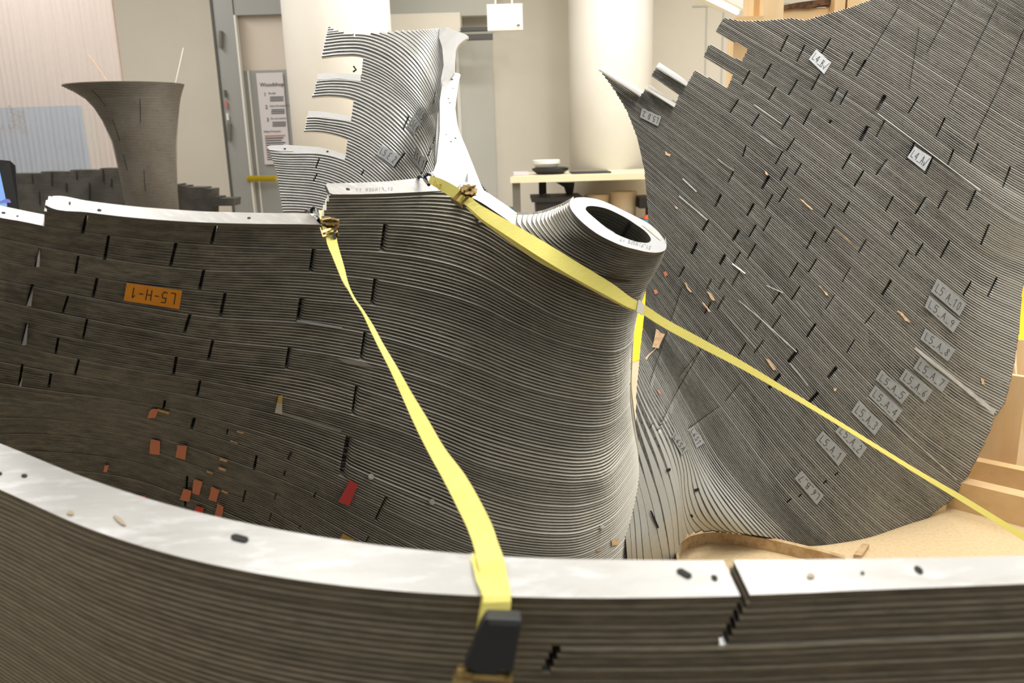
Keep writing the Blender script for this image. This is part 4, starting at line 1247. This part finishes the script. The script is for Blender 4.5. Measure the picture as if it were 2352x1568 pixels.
for g in [(1810,81,1792,118),(1848,104,1830,141),(1907,90,1888,121),(1958,122,1936,161),(1987,140,1966,176,5),(1771,148,1752,181),(1722,163,1705,194),(1782,200,1764,231),(1831,184,1811,218),
 (1882,172,1863,207),(1925,200,1906,236),(1946,210,1929,240),(1695,230,1677,259),(1744,262,1726,290),(1815,265,1794,299),(1863,251,1844,287),(1909,276,1903,285,5),(1992,291,1975,323,8),(1824,319,1807,346),
 (1798,347,1782,376),(1841,375,1826,401),(1809,386,1792,415),(1953,355,1935,387,4),(1983,393,1962,428,4),(1766,405,1749,436,7),(1810,430,1790,463),(1774,448,1757,479),(1685,393,1672,419),(1730,470,1716,495,5),
 (1951,464,1938,487,4),(1911,468,1893,499),(1713,335,1706,359),(1655,449,1643,474,5),(2032,220,2013,254,8),(2108,224,2085,262),(2032,276,2012,315),(2170,272,2150,314,4),(2100,327,2082,368,4),(2142,360,2124,401,4),
 (2190,344,2174,385,4),(2246,332,2228,375,4),(2320,385,2303,431,4),(2036,367,2012,401),(2052,450,2034,485),(2125,454,2102,491,4),(2174,440,2153,480,4),(2241,437,2221,481,4),(2062,511,2046,540,4),(2121,558,2102,589,4),
 (2180,554,2160,592,4),(2271,516,2253,560,4),(2085,577,2065,612),(2046,645,2025,679,6),(2230,648,2211,680,4),(2288,640,2269,680,4),(1627,506,1613,532,5),(1697,529,1683,553,6),(1736,517,1719,546),(1770,499,1753,530),
 (1735,562,1717,594),(1600,561,1588,586,7),(1666,585,1653,610,7),(1701,578,1685,605),(1573,612,1559,639,4),(1699,623,1682,655),(1872,535,1852,572),(1917,521,1896,556),(1990,551,1973,578),(1876,594,1856,626),(1832,605,1813,637),
 (1951,617,1935,646,2),(1837,658,1818,688),(1793,669,1773,698),(1915,680,1896,710,2),(1665,641,1651,666),(1663,684,1648,709),(1634,643,1623,665),(1633,695,1618,722),(1713,789,1696,817),(1752,785,1733,810),
 (1751,732,1733,760),(1794,724,1773,755),(1873,744,1854,773,5),(1962,781,1945,809,2.5),(2008,716,1986,743,2.5),(1832,805,1812,831,9),(1921,844,1901,869,8),(1791,861,1765,893,8),(1877,904,1855,928,8),
 (1926,1084,1919,1090,3),(1897,1105,1891,1110,3),(1841,1134,1833,1142,3),(1816,1146,1806,1154,3),
 (1565,665,1494,875,1.6),(1635,758,1555,900,1.6),(1608,805,1560,865,1.2),(1560,888,1510,990,1.4),(1700,880,1665,922,1.6),(1650,935,1580,985,1.4),(1500,968,1490,990,2),
 (2063,18,1992,135,1.6),(2110,70,2088,205,1.4),(2190,5,2130,120,1.6),(2290,10,2240,110,1.6),(2240,110,2180,240,1.6),(2350,70,2300,190,1.8),(2300,190,2237,320,1.8)]:
    g = list(g) + ([3.2] if len(g) == 4 else [])
    G(rg, *g, .02)
def r_a(x, y, i):
    a = np.full(np.shape(x), .23)
    if i >= 250: a = a + min((i - 250) * .035, .66) * np.interp(y, [960, 1100], [.05, 1])
    a = a + np.interp(x, [2180, 2340], [0, .28]) * (1 if i > 60 else 0)
    if i % 9 == 0: a = a + .12
    return a
o_r, bv_r = stack('plate_stack', RS, range(-45, 280), lambda x, y, i: inpoly(x, y, Rpoly), rg, r_a, 17, 0.05, lambda x, y: (np.interp(x, [1560, 1600], [6, 1]), np.interp(x, [1560, 1600], [-9, 3])), [M['ledge_panel'], M['edge_panel']], panel, eoff=0.0035, jit=0.0006, ajit=.06)

for q, t, mm in (
 ([(1875,113),(1909,144),(1893,170),(1858,136)], 'L4_Bv', 'tape_silver'), ([(2101,336),(2140,361),(2124,393),(2084,361)], 'L4_Av', 'tape_silver'),
 ([(2153,640),(2220,696),(2204,726),(2138,669)], 'L5.A_10', 'tape_grey'), ([(2135,678),(2205,739),(2189,764),(2124,705)], 'L5_A_9', 'tape_grey'),
 ([(2126,753),(2194,804),(2177,830),(2114,779)], 'L5_A_8', 'tape_grey'), ([(2113,820),(2181,874),(2164,901),(2097,846)], 'L5_A_7', 'tape_grey'),
 ([(2081,846),(2142,897),(2124,924),(2065,871)], 'L5_A_6', 'tape_grey'), ([(2024,850),(2090,903),(2071,928),(2011,871)], 'L5_A_5', 'tape_grey'),
 ([(2011,884),(2073,943),(2055,968),(1995,908)], 'L5_A_4', 'tape_grey'), ([(1972,920),(2028,972),(2009,1000),(1955,946)], 'L5_A_3', 'tape_grey'),
 ([(1937,970),(1992,1027),(1974,1053),(1918,991)], 'L5_A_2', 'tape_grey'), ([(1890,989),(1945,1043),(1926,1070),(1873,1010)], 'L5_A_1', 'tape_grey'),
 ([(1876,1159),(1825,1099),(1842,1080),(1892,1138)], 'L6_B_7', 'tape_grey'), ([(1551,990),(1582,1030),(1566,1045),(1543,1003)], 'L6SA', 'tape_grey'),
 ([(1592,978),(1619,1016),(1600,1029),(1583,988)], 'L6S1', 'tape_grey'), ([(1511,290),(1470,269),(1475,248),(1519,268)], 'L5.D.2', 'tape_grey')):
    label([bv_r], panel, q, t, M[mm], lw=1.15, lift=.003)
for q in ([(1508,756),(1526,768),(1513,800),(1499,796)], [(1512,794),(1506,800),(1484,826),(1482,822)], [(1567,645),(1576,650),(1590,672),(1584,670)], [(1623,668),(1632,672),(1643,690),(1634,688)],
          [(1613,694),(1620,698),(1632,716),(1626,714)], [(2060,712),(2072,718),(2094,742),(2080,737)], [(1758,822),(1766,826),(1784,850),(1776,850)], [(1834,454),(1848,462),(1868,482),(1862,480)],
          [(1918,526),(1925,530),(1972,572),(1968,570)], [(1756,391),(1762,396),(1764,402),(1758,400)], [(2252,866),(2258,870),(2262,886),(2255,882)], [(1549,472),(1556,475),(1556,480),(1551,479)],
          [(1880,655),(1886,660),(1902,678),(1898,677)], [(1915,890),(1922,892),(1920,898),(1916,897)], [(1528,348),(1540,354),(1539,360),(1529,355)]):
    patch('tape_residue', [bv_r], q, M['residue'], panel, lift=.0025, nx=4, ny=3, edge=1.2)
for q in ([(1523,625),(1530,622),(1534,631),(1528,636)], [(1501,667),(1507,664),(1511,672),(1504,676)], [(1508,895),(1514,897),(1520,904),(1516,906)]):
    patch('tape_scrap', [bv_r], q, M['tape_salmon'], panel, lift=.0025, nx=2, ny=2, edge=.6)
# bright exposed plate ledges and glue runs
for q in ([(2100,794),(2190,856),(2286,941),(2284,950),(2180,868),(2104,804)], ):
    a, b_ = (2104, 797), (2287, 943)
    patch('exposed_plate', [bv_r], [(2104,796),(2288,942),(2282,951),(2100,801)], M['plate'], panel, lift=.004, nx=14, ny=1)
for (x1, y1, x2, y2, w_) in ((2016,260,2252,437,1.6),(1732,240,1796,285,2),(1730,300,1798,346,2.5),(1648,365,1686,392,3),(1568,410,1600,440,3),(1560,450,1625,505,3),(1682,605,1712,628,3),(1697,690,1745,730,2.5),
                             (1745,730,1830,808,2.5),(1654,707,1737,800,2),(1814,833,1856,885,3.5),(1992,912,2110,1022,1.8),(2110,1022,2198,1102,2),(1828,690,1860,728,2),(1760,655,1798,672,2)):
    dx, dy = x2 - x1, y2 - y1; l = math.hypot(dx, dy); nx_, ny_ = -dy / l * w_ / 2, dx / l * w_ / 2
    patch('exposed_plate', [bv_r], [(x1 + nx_, y1 + ny_), (x2 + nx_, y2 + ny_), (x2 - nx_, y2 - ny_), (x1 - nx_, y1 - ny_)], M['plate'], panel, lift=.003, nx=10, ny=1)
# white finger tops
for q in ([(1377,160),(1381,160),(1473,214),(1472,221)], [(1508,153),(1515,153),(1580,189),(1577,197)], [(1482,203),(1490,204),(1553,238),(1549,246)]):
    m_ = MB(); m_.prism([P(x, y, 2.44) for x, y in q], Vector((0, .03, 0))); m_.build('finger_top', M['flange'], panel)
for (x, y, l, an) in ((1535,1079,9,.6),(1600,1125,9,.5)):
    patch('slot', [bv_r], [(x - 5, y - 2), (x + 5, y - 5), (x + 6, y + 1), (x - 4, y + 4)], M['dark'], panel, lift=.003, nx=3, ny=1, edge=1)
patch('slot', [bv_r], [(1492,1172),(1497,1173),(1514,1212),(1509,1213)], M['dark'], panel, lift=.004, nx=8, ny=2, edge=1)
patch('slot', [bv_r], [(1585,1182),(1590,1181),(1593,1187),(1588,1188)], M['dark'], panel, lift=.003, nx=2, ny=2)
# ================================================================== timber base and frame behind the panel
bs = thing('particle_board_base', 'tan particle board base under the grey panel', 'base', onZ(1900, 1300, 0.0))
ZB = 0.10
q = [onZ(1300, 1420, ZB), onZ(1480, 1120, ZB), onZ(2200, 1140, ZB), onZ(2700, 1330, ZB), onZ(2700, 1560, ZB)]
m_ = MB(); m_.prism(q, (0, 0, -0.1)); m_.build('board', M['particle'], bs)
# bent board strip that follows the foot of the panel
rib = cr_open([(1568,1300),(1561,1283),(1559,1262),(1566,1245),(1582,1233),(1605,1226),(1640,1222),(1690,1226),(1740,1234),(1800,1246),(1850,1258),(1900,1270),(1940,1282)], 60)
V = []; Fc = []
ZT = 0.135
for (x, y) in rib:
    a = onZ(x, y, ZT); V += [a, a - Vector((0, 0, ZT - ZB))]
for k, (x, y) in enumerate(rib):
    t = rib[min(k + 1, 59)] - rib[max(k - 1, 0)]; t = t / np.hypot(*t)
    a = onZ(x + t[1] * 6, y - t[0] * 6 if True else y, ZT); V += [a, a - Vector((0, 0, ZT - ZB))]
for k in range(59):
    a = 2 * k; b_ = 120 + 2 * k
    Fc += [(a, a + 1, a + 3, a + 2), (b_, b_ + 2, b_ + 3, b_ + 1), (a, a + 2, b_ + 2, b_), (a + 1, b_ + 1, b_ + 3, a + 3)]
Fc += [(0, 120, 121, 1), (118, 119, 239, 238)]
obj('bent_strip', V, Fc, M['mdf'], bs)
m_ = MB(); q = [onZ(1900, 1276, .11), onZ(1985, 1262, .11), onZ(2020, 1225, .11), onZ(2110, 1180, .11)]
m_.prism([onZ(1960,1282,.101), onZ(1978,1284,.101), onZ(1996,1258,.101), onZ(1980,1256,.101)], (0, 0, .012)); m_.build('stop_block', M['mdf'], bs)

fm = thing('timber_frame', 'pine timber frame standing behind the grey panel', 'wooden frame', (2.0, 3.1, 0))
def post(px0, px1, py, Y, z0, z1, name='post', mm='wood', dep=.09):
    a = onY(px0, py, Y); b = onY(px1, py, Y)
    m_ = MB(); m_.box(((a.x + b.x) / 2, Y + dep / 2, (z0 + z1) / 2), (b.x - a.x, dep, z1 - z0)); return m_.build(name, M[mm], fm)
zp = onY(1730, 38, 3.2).z
post(1731, 1745, 15, 3.22, zp, 2.3, dep=.14); post(1754, 1800, 20, 3.15, 0, 2.3, dep=.05)
post(1684, 1722, 120, 3.2, 0.1, onY(1700, 40, 3.2).z)
post(1917, 1941, 20, 3.15, 0, 2.3); post(1947, 2050, 0, 3.15, 0, 2.3, dep=.1)
m_ = MB(); a = onY(1690, 38, 3.15); b = onY(1770, 62, 3.15); m_.box(((a.x + b.x) / 2, 3.2, (a.z + b.z) / 2), (b.x - a.x, .1, a.z - b.z)); m_.build('rail', M['woodh'], fm)
m_ = MB(); rectY(m_, 1798, 20, 1930, 80, 3.2, .05, 0); m_.build('rail', M['woodh'], fm)
m_ = MB()
top = [(1800, 12), (1830, 6), (1860, 2), (1890, -2), (1920, -4)]; bot = [(1920, 10), (1890, 12), (1860, 18), (1830, 18), (1800, 22)]
m_.prism([onY(x, y, 3.19) for x, y in top + bot], (0, .05, 0)); m_.build('bark_edge', M['bark'], fm)
m_ = MB(); m_.beam(P(2294, 800, 2.9), P(2344, 1200, 2.86), .065, .05, up=tuple(-F_)); m_.build('brace', M['wood'], fm)
m_ = MB(); m_.beam(P(2356, 780, 2.94), P(2372, 1200, 2.94), .04, .05, up=tuple(-F_)); m_.build('brace', M['wood'], fm)
# low kerb beams
m_ = MB(); a = onZ(2150, 1150, ZB); b = onZ(2520, 1245, ZB); m_.beam(Vector((a.x, a.y, ZB + .045)) , Vector((b.x, b.y, ZB + .045)), .05, .09); m_.build('bottom_rail', M['woodh'], fm)
m_ = MB(); a = onZ(2120, 1080, ZB); b = onZ(2480, 1160, ZB); m_.beam(Vector((a.x, a.y, ZB + .04)) , Vector((b.x, b.y, ZB + .04)), .04, .08); m_.build('bottom_rail', M['woodh'], fm)
m_ = MB(); q = [onZ(2210, 1075, ZB), onZ(2330, 1100, ZB)]
m_.prism([(q[0].x, q[0].y, ZB), (q[1].x, q[1].y, ZB), (q[1].x, q[1].y, ZB + .35), (q[0].x, q[0].y, ZB + .35)], (0.01, .02, 0)); m_.build('side_board', M['wood'], fm)
m_ = MB(); q = [onZ(2100, 1195, ZB), onZ(2172, 1172, ZB)]
m_.prism([(q[0].x, q[0].y, ZB), (q[1].x, q[1].y, ZB), (q[1].x, q[1].y, ZB + .045), (q[0].x, q[0].y, ZB + .045)], (0.0, .03, 0)); m_.build('corner_block', M['wood'], fm)

# ================================================================== near curved wall
near = thing('near_plate_wall', 'nearest dark curved wall of stacked plates with a wide silver top across the foreground', 'sculpture', (0.1, 0.7, 0))
ZR = 0.88
out = cr_open([(-420,950),(-200,1040),(0,1124),(200,1212),(400,1275),(600,1318),(800,1346),(1000,1363),(1200,1371),(1450,1373),(1712,1368),(1980,1357),(2352,1342),(2800,1318)], 160)
inr = cr_open([(-460,850),(-230,935),(0,1018),(200,1098),(400,1162),(600,1208),(800,1242),(1000,1266),(1200,1280),(1430,1285),(1676,1286),(1950,1283),(2330,1276),(2760,1262)], 160)
PO = np.array([onZ(x, y, ZR) for x, y in out]); PI_ = np.array([onZ(x, y, ZR) for x, y in inr])
# resample evenly in the outer arc
NN = 150
arc = np.concatenate([[0], np.cumsum(np.linalg.norm(np.diff(PO, axis=0), axis=1))])
par = np.linspace(0, arc[-1], NN)
PO = np.stack([np.interp(par, arc, PO[:, k]) for k in range(3)], 1)
PI_ = np.stack([np.interp(par, arc, PI_[:, k]) for k in range(3)], 1)
def projx(p):
    r = np.array(p) - CAM
    return 1176 + FPX * (r @ R_) / (r @ F_)
ox = np.array([projx(p) for p in PO])
ug1 = int(np.argmin(abs(ox - 1712)))
ugap = float(np.interp(1712, ox, np.arange(NN)))
ug2 = float(np.interp(1275, ox, np.arange(NN)))
rnd = random.Random(3)
def nearseg(name, k0, k1, u0, u1, rough_in=0.0, matf=None, top=True, extra=0.0, s0=0.0, s1=0.0):
    V = []; Fc = []; MI = []; UV = []
    nv = 0
    for k in range(k0, k1):
        a0 = u0 + s0 * (k - k0); a1 = u1 + s1 * (k - k0)
        us = np.concatenate([[a0], np.arange(math.ceil(a0 + 1e-6), math.floor(a1 - 1e-6) + 1), [a1]])
        A = np.stack([np.interp(us, np.arange(NN), PO[:, k]) for k in range(3)], 1)
        B = np.stack([np.interp(us, np.arange(NN), PI_[:, k]) for k in range(3)], 1)
        d = B - A; d /= np.linalg.norm(d, axis=1)[:, None]
        n = len(us)
        z0 = -k * TPL; z1 = -(k + 1) * TPL
        j = rnd.uniform(-.0004, .0004) + extra + 0.00016 * k
        e = .0022 if k > 0 else 0.0
        up = np.array([0, 0, 1.0])
        p0 = A - d * (j - e) + up * z0
        p1 = A - d * j + up * (z0 - TPL * (rnd.uniform(.22, .42) if k > 0 else 0.03))
        p2 = A - d * (j + .0002) + up * (z1 + TPL * .1)
        p3 = A - d * (j - e) + up * z1
        p4 = B + d * j * 0 + up * z1; p5 = B + up * z0
        ring = [p5, p0, p1, p2, p3, p4]
        mi = [0 if k == k0 and top else 2, 1, 2, 2, 2, 2]
        for s in range(6):
            Aa = ring[s]; Bb = ring[(s + 1) % 6]
            V += [tuple(v) for v in Aa] + [tuple(v) for v in Bb]
            UV += [(q / 12, (k + .1) / 10) for q in us] + [(q / 12, (k + .9) / 10) for q in us]
            for i in range(n - 1): Fc.append((nv + i, nv + n + i, nv + n + i + 1, nv + i + 1)); MI.append(mi[s])
            nv += 2 * n
        for e_ in (0, n - 1):
            V += [tuple(r[e_]) for r in ring]; UV += [(us[e_] / 12, k / 10)] * 6; f = tuple(range(nv, nv + 6)); Fc.append(f if e_ else f[::-1]); MI.append(2); nv += 6
    o = obj(name, V, Fc, [M['top'], M['ledge_front'], M['edge_front']], near, MI, smooth=True)
    setuv(o, UV)
    return o
dsk = float(np.interp(1712, ox, np.arange(NN)) - np.interp(1704.5, ox, np.arange(NN)))
nearseg('plate_segment', 0, 7, 0, ugap - .35, s1=-dsk)
nearseg('plate_segment', 0, 7, ugap + .35, NN - 1, extra=-.0012, s0=-dsk)
nearseg('plate_course', 7, 11, 0, ug2 - .3, s1=-dsk * 1.1)
nearseg('plate_course', 7, 11, ug2 + .3, NN - 1, extra=.002, s0=-dsk * 1.1)
nearseg('lower_plates', 11, 132, 0, NN - 1, extra=-.0005)
def fz(X, Y, z=ZR + .0008): return onZ(X, Y, z)
def hz(px, py, rx, ry, rot=0.0, mm='dark', nm='bolt_hole'):
    m_ = MB(); pts = []
    for k in range(18):
        a = 2 * math.pi * k / 18; x = rx * math.cos(a); y = ry * math.sin(a)
        pts.append(fz(px + x * math.cos(rot) - y * math.sin(rot), py + x * math.sin(rot) + y * math.cos(rot)))
    m_.prism(pts, (0, 0, .0005)); o = m_.build(nm, M[mm], near); return o
hz(56, 1092, 7, 3.6); hz(0, 1087, 5, 3)
def slot(pts, r, mm='dark', nm='bolt_hole'):
    m_ = MB(); k = len(pts); L_ = []; R2 = []
    (x0, y0), (x1, y1) = pts; dx, dy = x1 - x0, y1 - y0; l = math.hypot(dx, dy); ax = math.atan2(dy, dx)
    q = [(x0 + r * math.cos(ax + math.pi / 2 + t), y0 + .62 * r * math.sin(ax + math.pi / 2 + t)) for t in np.linspace(0, math.pi, 9)]
    md = ((x0 + x1) / 2, (y0 + y1) / 2)
    q2 = [(x1 + r * math.cos(ax - math.pi / 2 + t), y1 + .62 * r * math.sin(ax - math.pi / 2 + t)) for t in np.linspace(0, math.pi, 9)]
    w1 = (md[0] - r * .75 * math.sin(-ax) * -1, md[1] - r * .42)
    q = q + [(md[0], md[1] + (-r * .5))] * 0 + q2
    m_.prism([fz(*p) for p in q], (0, 0, .0005)); m_.build(nm, M[mm], near)
slot([(541, 1233), (560, 1238)], 11); slot([(1563, 1311), (1580, 1321)], 9)
hz(1641, 1326, 8, 5, .5); hz(2110, 1308, 12, 6, .6); hz(1981, 1315, 4, 3); 
for (x, y, a, b_, r) in ((275, 1195, 18, 5, .7), (162, 1178, 8, 5, 0), (1862, 1322, 9, 6, 0)):
    hz(x, y, a, b_, r, 'stain', 'stain') if 'stain' in M else None

# ================================================================== ratchet straps
def ribbon(pts, name, material, parent, th=0.0014):
    """pts: (xl, yl, xr, yr, depth_l, depth_r)"""
    a = np.array(pts, float)
    k = np.concatenate([[0], np.cumsum(np.hypot(np.diff(a[:, 0] + a[:, 2]), np.diff(a[:, 1] + a[:, 3])))])
    f = hermite(k, a, np.linspace(0, k[-1], max(16, int(k[-1] / 2 / 14))))
    V = []; n = len(f)
    for r in f:
        V.append(P(r[0], r[1], r[4])); V.append(P(r[2], r[3], r[5]))
    m2 = []
    for i in range(n):
        j = min(i + 1, n - 1); h = max(i - 1, 0)
        t = V[2 * j] - V[2 * h]; s = V[2 * i + 1] - V[2 * i]
        nn = t.cross(s)
        nn = nn.normalized() if nn.length > 1e-9 else Vector((0, 1, 0))
        m2.append(nn)
    B = [V[i] + m2[i // 2] * th for i in range(2 * n)]
    Fc = []
    N = 2 * n
    for i in range(n - 1):
        a0 = 2 * i
        Fc += [(a0, a0 + 1, a0 + 3, a0 + 2), (N + a0, N + a0 + 2, N + a0 + 3, N + a0 + 1), (a0, a0 + 2, N + a0 + 2, N + a0), (a0 + 1, N + a0 + 1, N + a0 + 3, a0 + 3)]
    Fc += [(0, N, N + 1, 1), (2 * n - 2, 2 * n - 1, N + 2 * n - 1, N + 2 * n - 2)]
    return obj(name, V + B, Fc, material, parent, smooth=False)


def hookset(parent, pts1, pts2, r=.0032):
    m_ = MB(); m_.tube(pts1, r, 8); m_.tube(pts2, r, 8); return m_.build('hook', M['blacksteel'], parent)


def ratchet(parent, c, along, across, disc, s=1.0):
    """ratchet tensioner: folded cheeks over the webbing and a stack of toothed wheels"""
    along = Vector(along).normalized(); nrm = along.cross(Vector(across)).normalized()
    if nrm.dot(Vector(F_)) > 0: nrm = -nrm
    across = nrm.cross(along).normalized()
    R = Matrix((across, along, nrm)).transposed()
    m_ = MB()
    for sx in (-1, 1):
        m_.box(c + across * sx * .0125 * s, (.0016 * s, .024 * s, .010 * s), rot=R.to_3x3())
        m_.lathe(c + across * sx * .0135 * s, [(.0025 * s, -.001), (.0025 * s, .001)], 8, axis=across)
    m_.box(c - nrm * .004 * s - along * .009 * s, (.026 * s, .006 * s, .0016 * s), rot=R.to_3x3())
    m_.box(c + nrm * .004 * s + along * .010 * s, (.026 * s, .004 * s, .0016 * s), rot=R.to_3x3())
    m_.build('frame', M['brass'], parent)
    ax = (NW * .9 + nrm * .35).normalized()
    x = ax.cross(along).normalized(); y = ax.cross(x)
    for q, (rad, z, off) in enumerate(((.0165, 0.0, 0), (.0130, .0028, .002), (.0165, .0056, -.002))):
        m_ = MB(); V = []
        nt_ = 36
        for k in range(nt_):
            a = 2 * math.pi * k / nt_
            rr = (rad if k % 4 < 2 else rad * .86) * s
            V.append(disc + x * off + ax * z * s + x * math.cos(a) * rr + y * math.sin(a) * rr * .8)
        m_.prism(V, ax * .0016 * s); m_.build('ratchet_wheel', M['brass'], parent)
    m_ = MB(); m_.tube([disc - ax * .004 * s, disc + ax * .0095 * s], .0042 * s, 12); m_.build('spool', M['brass'], parent)
    m_ = MB()
    m_.tube([disc + ax * .008 * s + x * .014 * s, disc + ax * .011 * s, disc + ax * .008 * s - x * .014 * s], .0022 * s, 8)
    m_.build('handle', M['brass'], parent)


d1 = 1.44
def dZ(x, y, z=ZR + .0022):
    return float((onZ(x, y, z) - Vector(CAM)).dot(Vector(F_)))
s1 = thing('ratchet_strap', 'yellow ratchet strap running from the left silver rim down over the near curved wall', 'strap', P(750, 500, d1), 'yellow ratchet straps')
ribbon([(728,486,741,484,1.56,1.56),(733,498,750,494,1.5,1.5),(738,512,760,508,1.455,1.455),(742,530,764,526,1.445,1.445)], 'short_webbing', M['strap_pale'], s1)
ribbon([(747,530,772,530,1.43,1.44),(750,556,774,553,1.40,1.41),(764,592,783,590,1.37,1.385),(776,622,791,618,1.345,1.36),(789,652,797,645,1.32,1.34),(800,668,803,662,1.31,1.32),
        (812,690,815.5,686,1.285,1.29),(829,715,833,712,1.26,1.265),(846,750,856,747,1.235,1.24),(868,796,880,792,1.19,1.20),(893,845,910,841,1.145,1.15),(920,903,943,898,1.10,1.10),
        (951,973,985,968,1.04,1.04),(984,1040,1024,1034,.985,.985),(1017,1100,1068,1092,.93,.93),(1050,1165,1105,1156,.875,.875),(1078,1225,1134,1217,.825,.825),(1089,1258,1145,1252,.79,.79),
        (1094,1278,1153,1273,dZ(1094,1278),dZ(1153,1273)),(1104,1330,1166,1326,dZ(1104,1330),dZ(1166,1326)),(1109,1362,1172,1360,dZ(1109,1362),dZ(1172,1360)),(1110,1372,1174,1371,.676,.676),(1108,1395,1173,1392,.670,.670),(1102,1430,1168,1430,.664,.664),(1100,1470,1166,1470,.660,.660)],
       'webbing', M['strap'], s1)
ribbon([(1078,1276,1090,1272,.760,.760),(1086,1300,1100,1296,dZ(1086,1300),dZ(1100,1296)),(1094,1335,1110,1332,dZ(1094,1335),dZ(1110,1332)),(1106,1366,1125,1366,dZ(1106,1366),dZ(1125,1366)),(1104,1385,1122,1385,.680,.680),(1098,1420,1116,1420,.672,.672),(1092,1458,1106,1458,.668,.668)], 'webbing_tail', M['strap'], s1)
ratchet(s1, P(757, 532, 1.42), P(764, 560, 1.41) - P(744, 498, 1.45), P(772, 520, 1.43) - P(740, 526, 1.43), P(758, 515, 1.42), 1.0)
m_ = MB(); m_.prism([P(766, 528, 1.41), P(774, 526, 1.415), P(771, 549, 1.41), P(764, 546, 1.405)], Vector(F_) * .012); m_.build('buckle_plate', M['blackplastic'], s1)
hookset(s1, [P(703,486,1.60), P(708,482,1.59), P(714,486,1.575), P(716,492,1.565)],
        [P(716,492,1.56), P(715,482,1.56), P(720,477,1.56), P(727,480,1.555), P(729,490,1.54), P(735,500,1.50), P(731,506,1.49), P(722,496,1.52)])
hh = thing('strap_ratchet_handle', 'black plastic ratchet handle hanging on the near curved wall at the bottom of the photo', 'ratchet', P(1140, 1568, .62))
def pq(l, d): return [P(x, y, d) for x, y in l]
m_ = MB()
fr_ = [(1112,1424),(1118,1419),(1192,1422),(1199,1427),(1197,1440),(1186,1500),(1178,1545),(1165,1546),(1152,1538),(1140,1550),(1095,1545),(1064,1530),(1080,1500),(1098,1450)]
m_.prism(pq(fr_, .628), Vector(F_) * .022); o = m_.build('grip', M['blackplastic'], hh)
bm_ = o.modifiers.new('round', 'BEVEL'); bm_.width = .0025; bm_.segments = 3
m_ = MB(); m_.prism(pq([(1120,1421),(1191,1424),(1196,1430),(1192,1438),(1124,1434)], .6265), Vector(F_) * .004); o = m_.build('grip_ridge', mat('worn_black_plastic', (62, 66, 70), .4), hh)
for q in ([(1040,1556),(1052,1538),(1068,1536),(1085,1548),(1084,1620),(1036,1620)], [(1160,1546),(1172,1540),(1178,1560),(1174,1620),(1158,1620)]):
    m_ = MB(); m_.prism(pq(q, .640), Vector(F_) * .012); m_.build('cheek_plate', M['brass'], hh)
m_ = MB(); m_.tube([P(1050, 1546, .634), P(1174, 1556, .634)], .004, 12); m_.build('spool', M['brass'], hh)


s2 = thing('ratchet_strap', 'yellow ratchet strap crossing the ribbed finger tube and running off over the grey panel', 'strap', P(1060, 450, 1.58), 'yellow ratchet straps')
ribbon([(984,420,990,404,1.60,1.60),(1010,436,1016,412,1.59,1.59),(1040,455,1050,430,1.575,1.575),(1062,468,1072,444,1.565,1.565)], 'short_webbing', M['strap'], s2)
ribbon([(1056,462,1068,440,1.555,1.56),(1080,480,1098,468,1.55,1.56),(1100,499,1120,481,1.55,1.565),(1150,533,1165,507,1.555,1.57),(1200,566,1217,537,1.555,1.575),(1250,598,1266,566,1.545,1.565),(1300,628,1318,598,1.54,1.555),(1350,656,1368,628,1.54,1.55),
        (1400,683,1414,657,1.55,1.56),(1440,705,1450,684,1.565,1.575),(1466,716,1480,700,1.58,1.59),(1500,738,1512,722,1.60,1.61),(1600,794,1612,778,1.66,1.67),(1700,846,1710,833,1.72,1.73),(1800,903,1808,893,1.79,1.80),(1900,962,1906,954,1.85,1.86),
        (2000,1024,2005,1016,1.91,1.92),(2100,1086,2106,1078,1.97,1.98),(2200,1147,2208,1137,2.03,2.04),(2300,1209,2308,1198,2.09,2.10),(2420,1285,2430,1272,2.16,2.17)], 'webbing', M['strap'], s2)
ribbon([(1072,478,1084,474,1.57,1.57),(1098,503,1108,496,1.57,1.57),(1148,540,1156,530,1.575,1.575),(1198,576,1206,560,1.575,1.575),(1240,604,1250,590,1.565,1.565),(1300,634,1312,620,1.56,1.56),(1380,678,1392,664,1.565,1.565),(1450,714,1460,702,1.585,1.585)], 'webbing_tail', M['strap_pale'], s2)
ribbon([(1461,716,1466,688,1.572,1.58),(1469,720,1474,694,1.576,1.584),(1474,724,1479,700,1.58,1.588)], 'tape_band', M['whiteplastic'], s2)
ratchet(s2, P(1060, 453, 1.545), P(1100, 478, 1.54) - P(1030, 432, 1.56), P(1070, 440, 1.55) - P(1056, 466, 1.54), P(1076, 442, 1.53), 1.15)
hookset(s2, [P(960,409,1.66), P(965,404,1.65), P(972,406,1.64), P(978,412,1.62)],
        [P(985,424,1.60), P(976,412,1.62), P(976,404,1.62), P(984,399,1.62), P(992,402,1.61), P(996,408,1.60)], .0036)
for (a, b_) in (((1008,413),(1002,433)), ((1016,417),(1010,438)), ((1002,433),(1016,417)), ((1008,413),(1010,438))):
    pass
m_ = MB()
for (a, b_) in (((1000,414),(996,426)), ((1014,422),(1008,436)), ((996,426),(1014,422)), ((1000,414),(1008,436))):
    m_.tube([P(*a, 1.588), P(*b_, 1.588)], .0006, 4)
m_.build('stitching', mat('ochre_thread', (206, 182, 90), .7), s2)
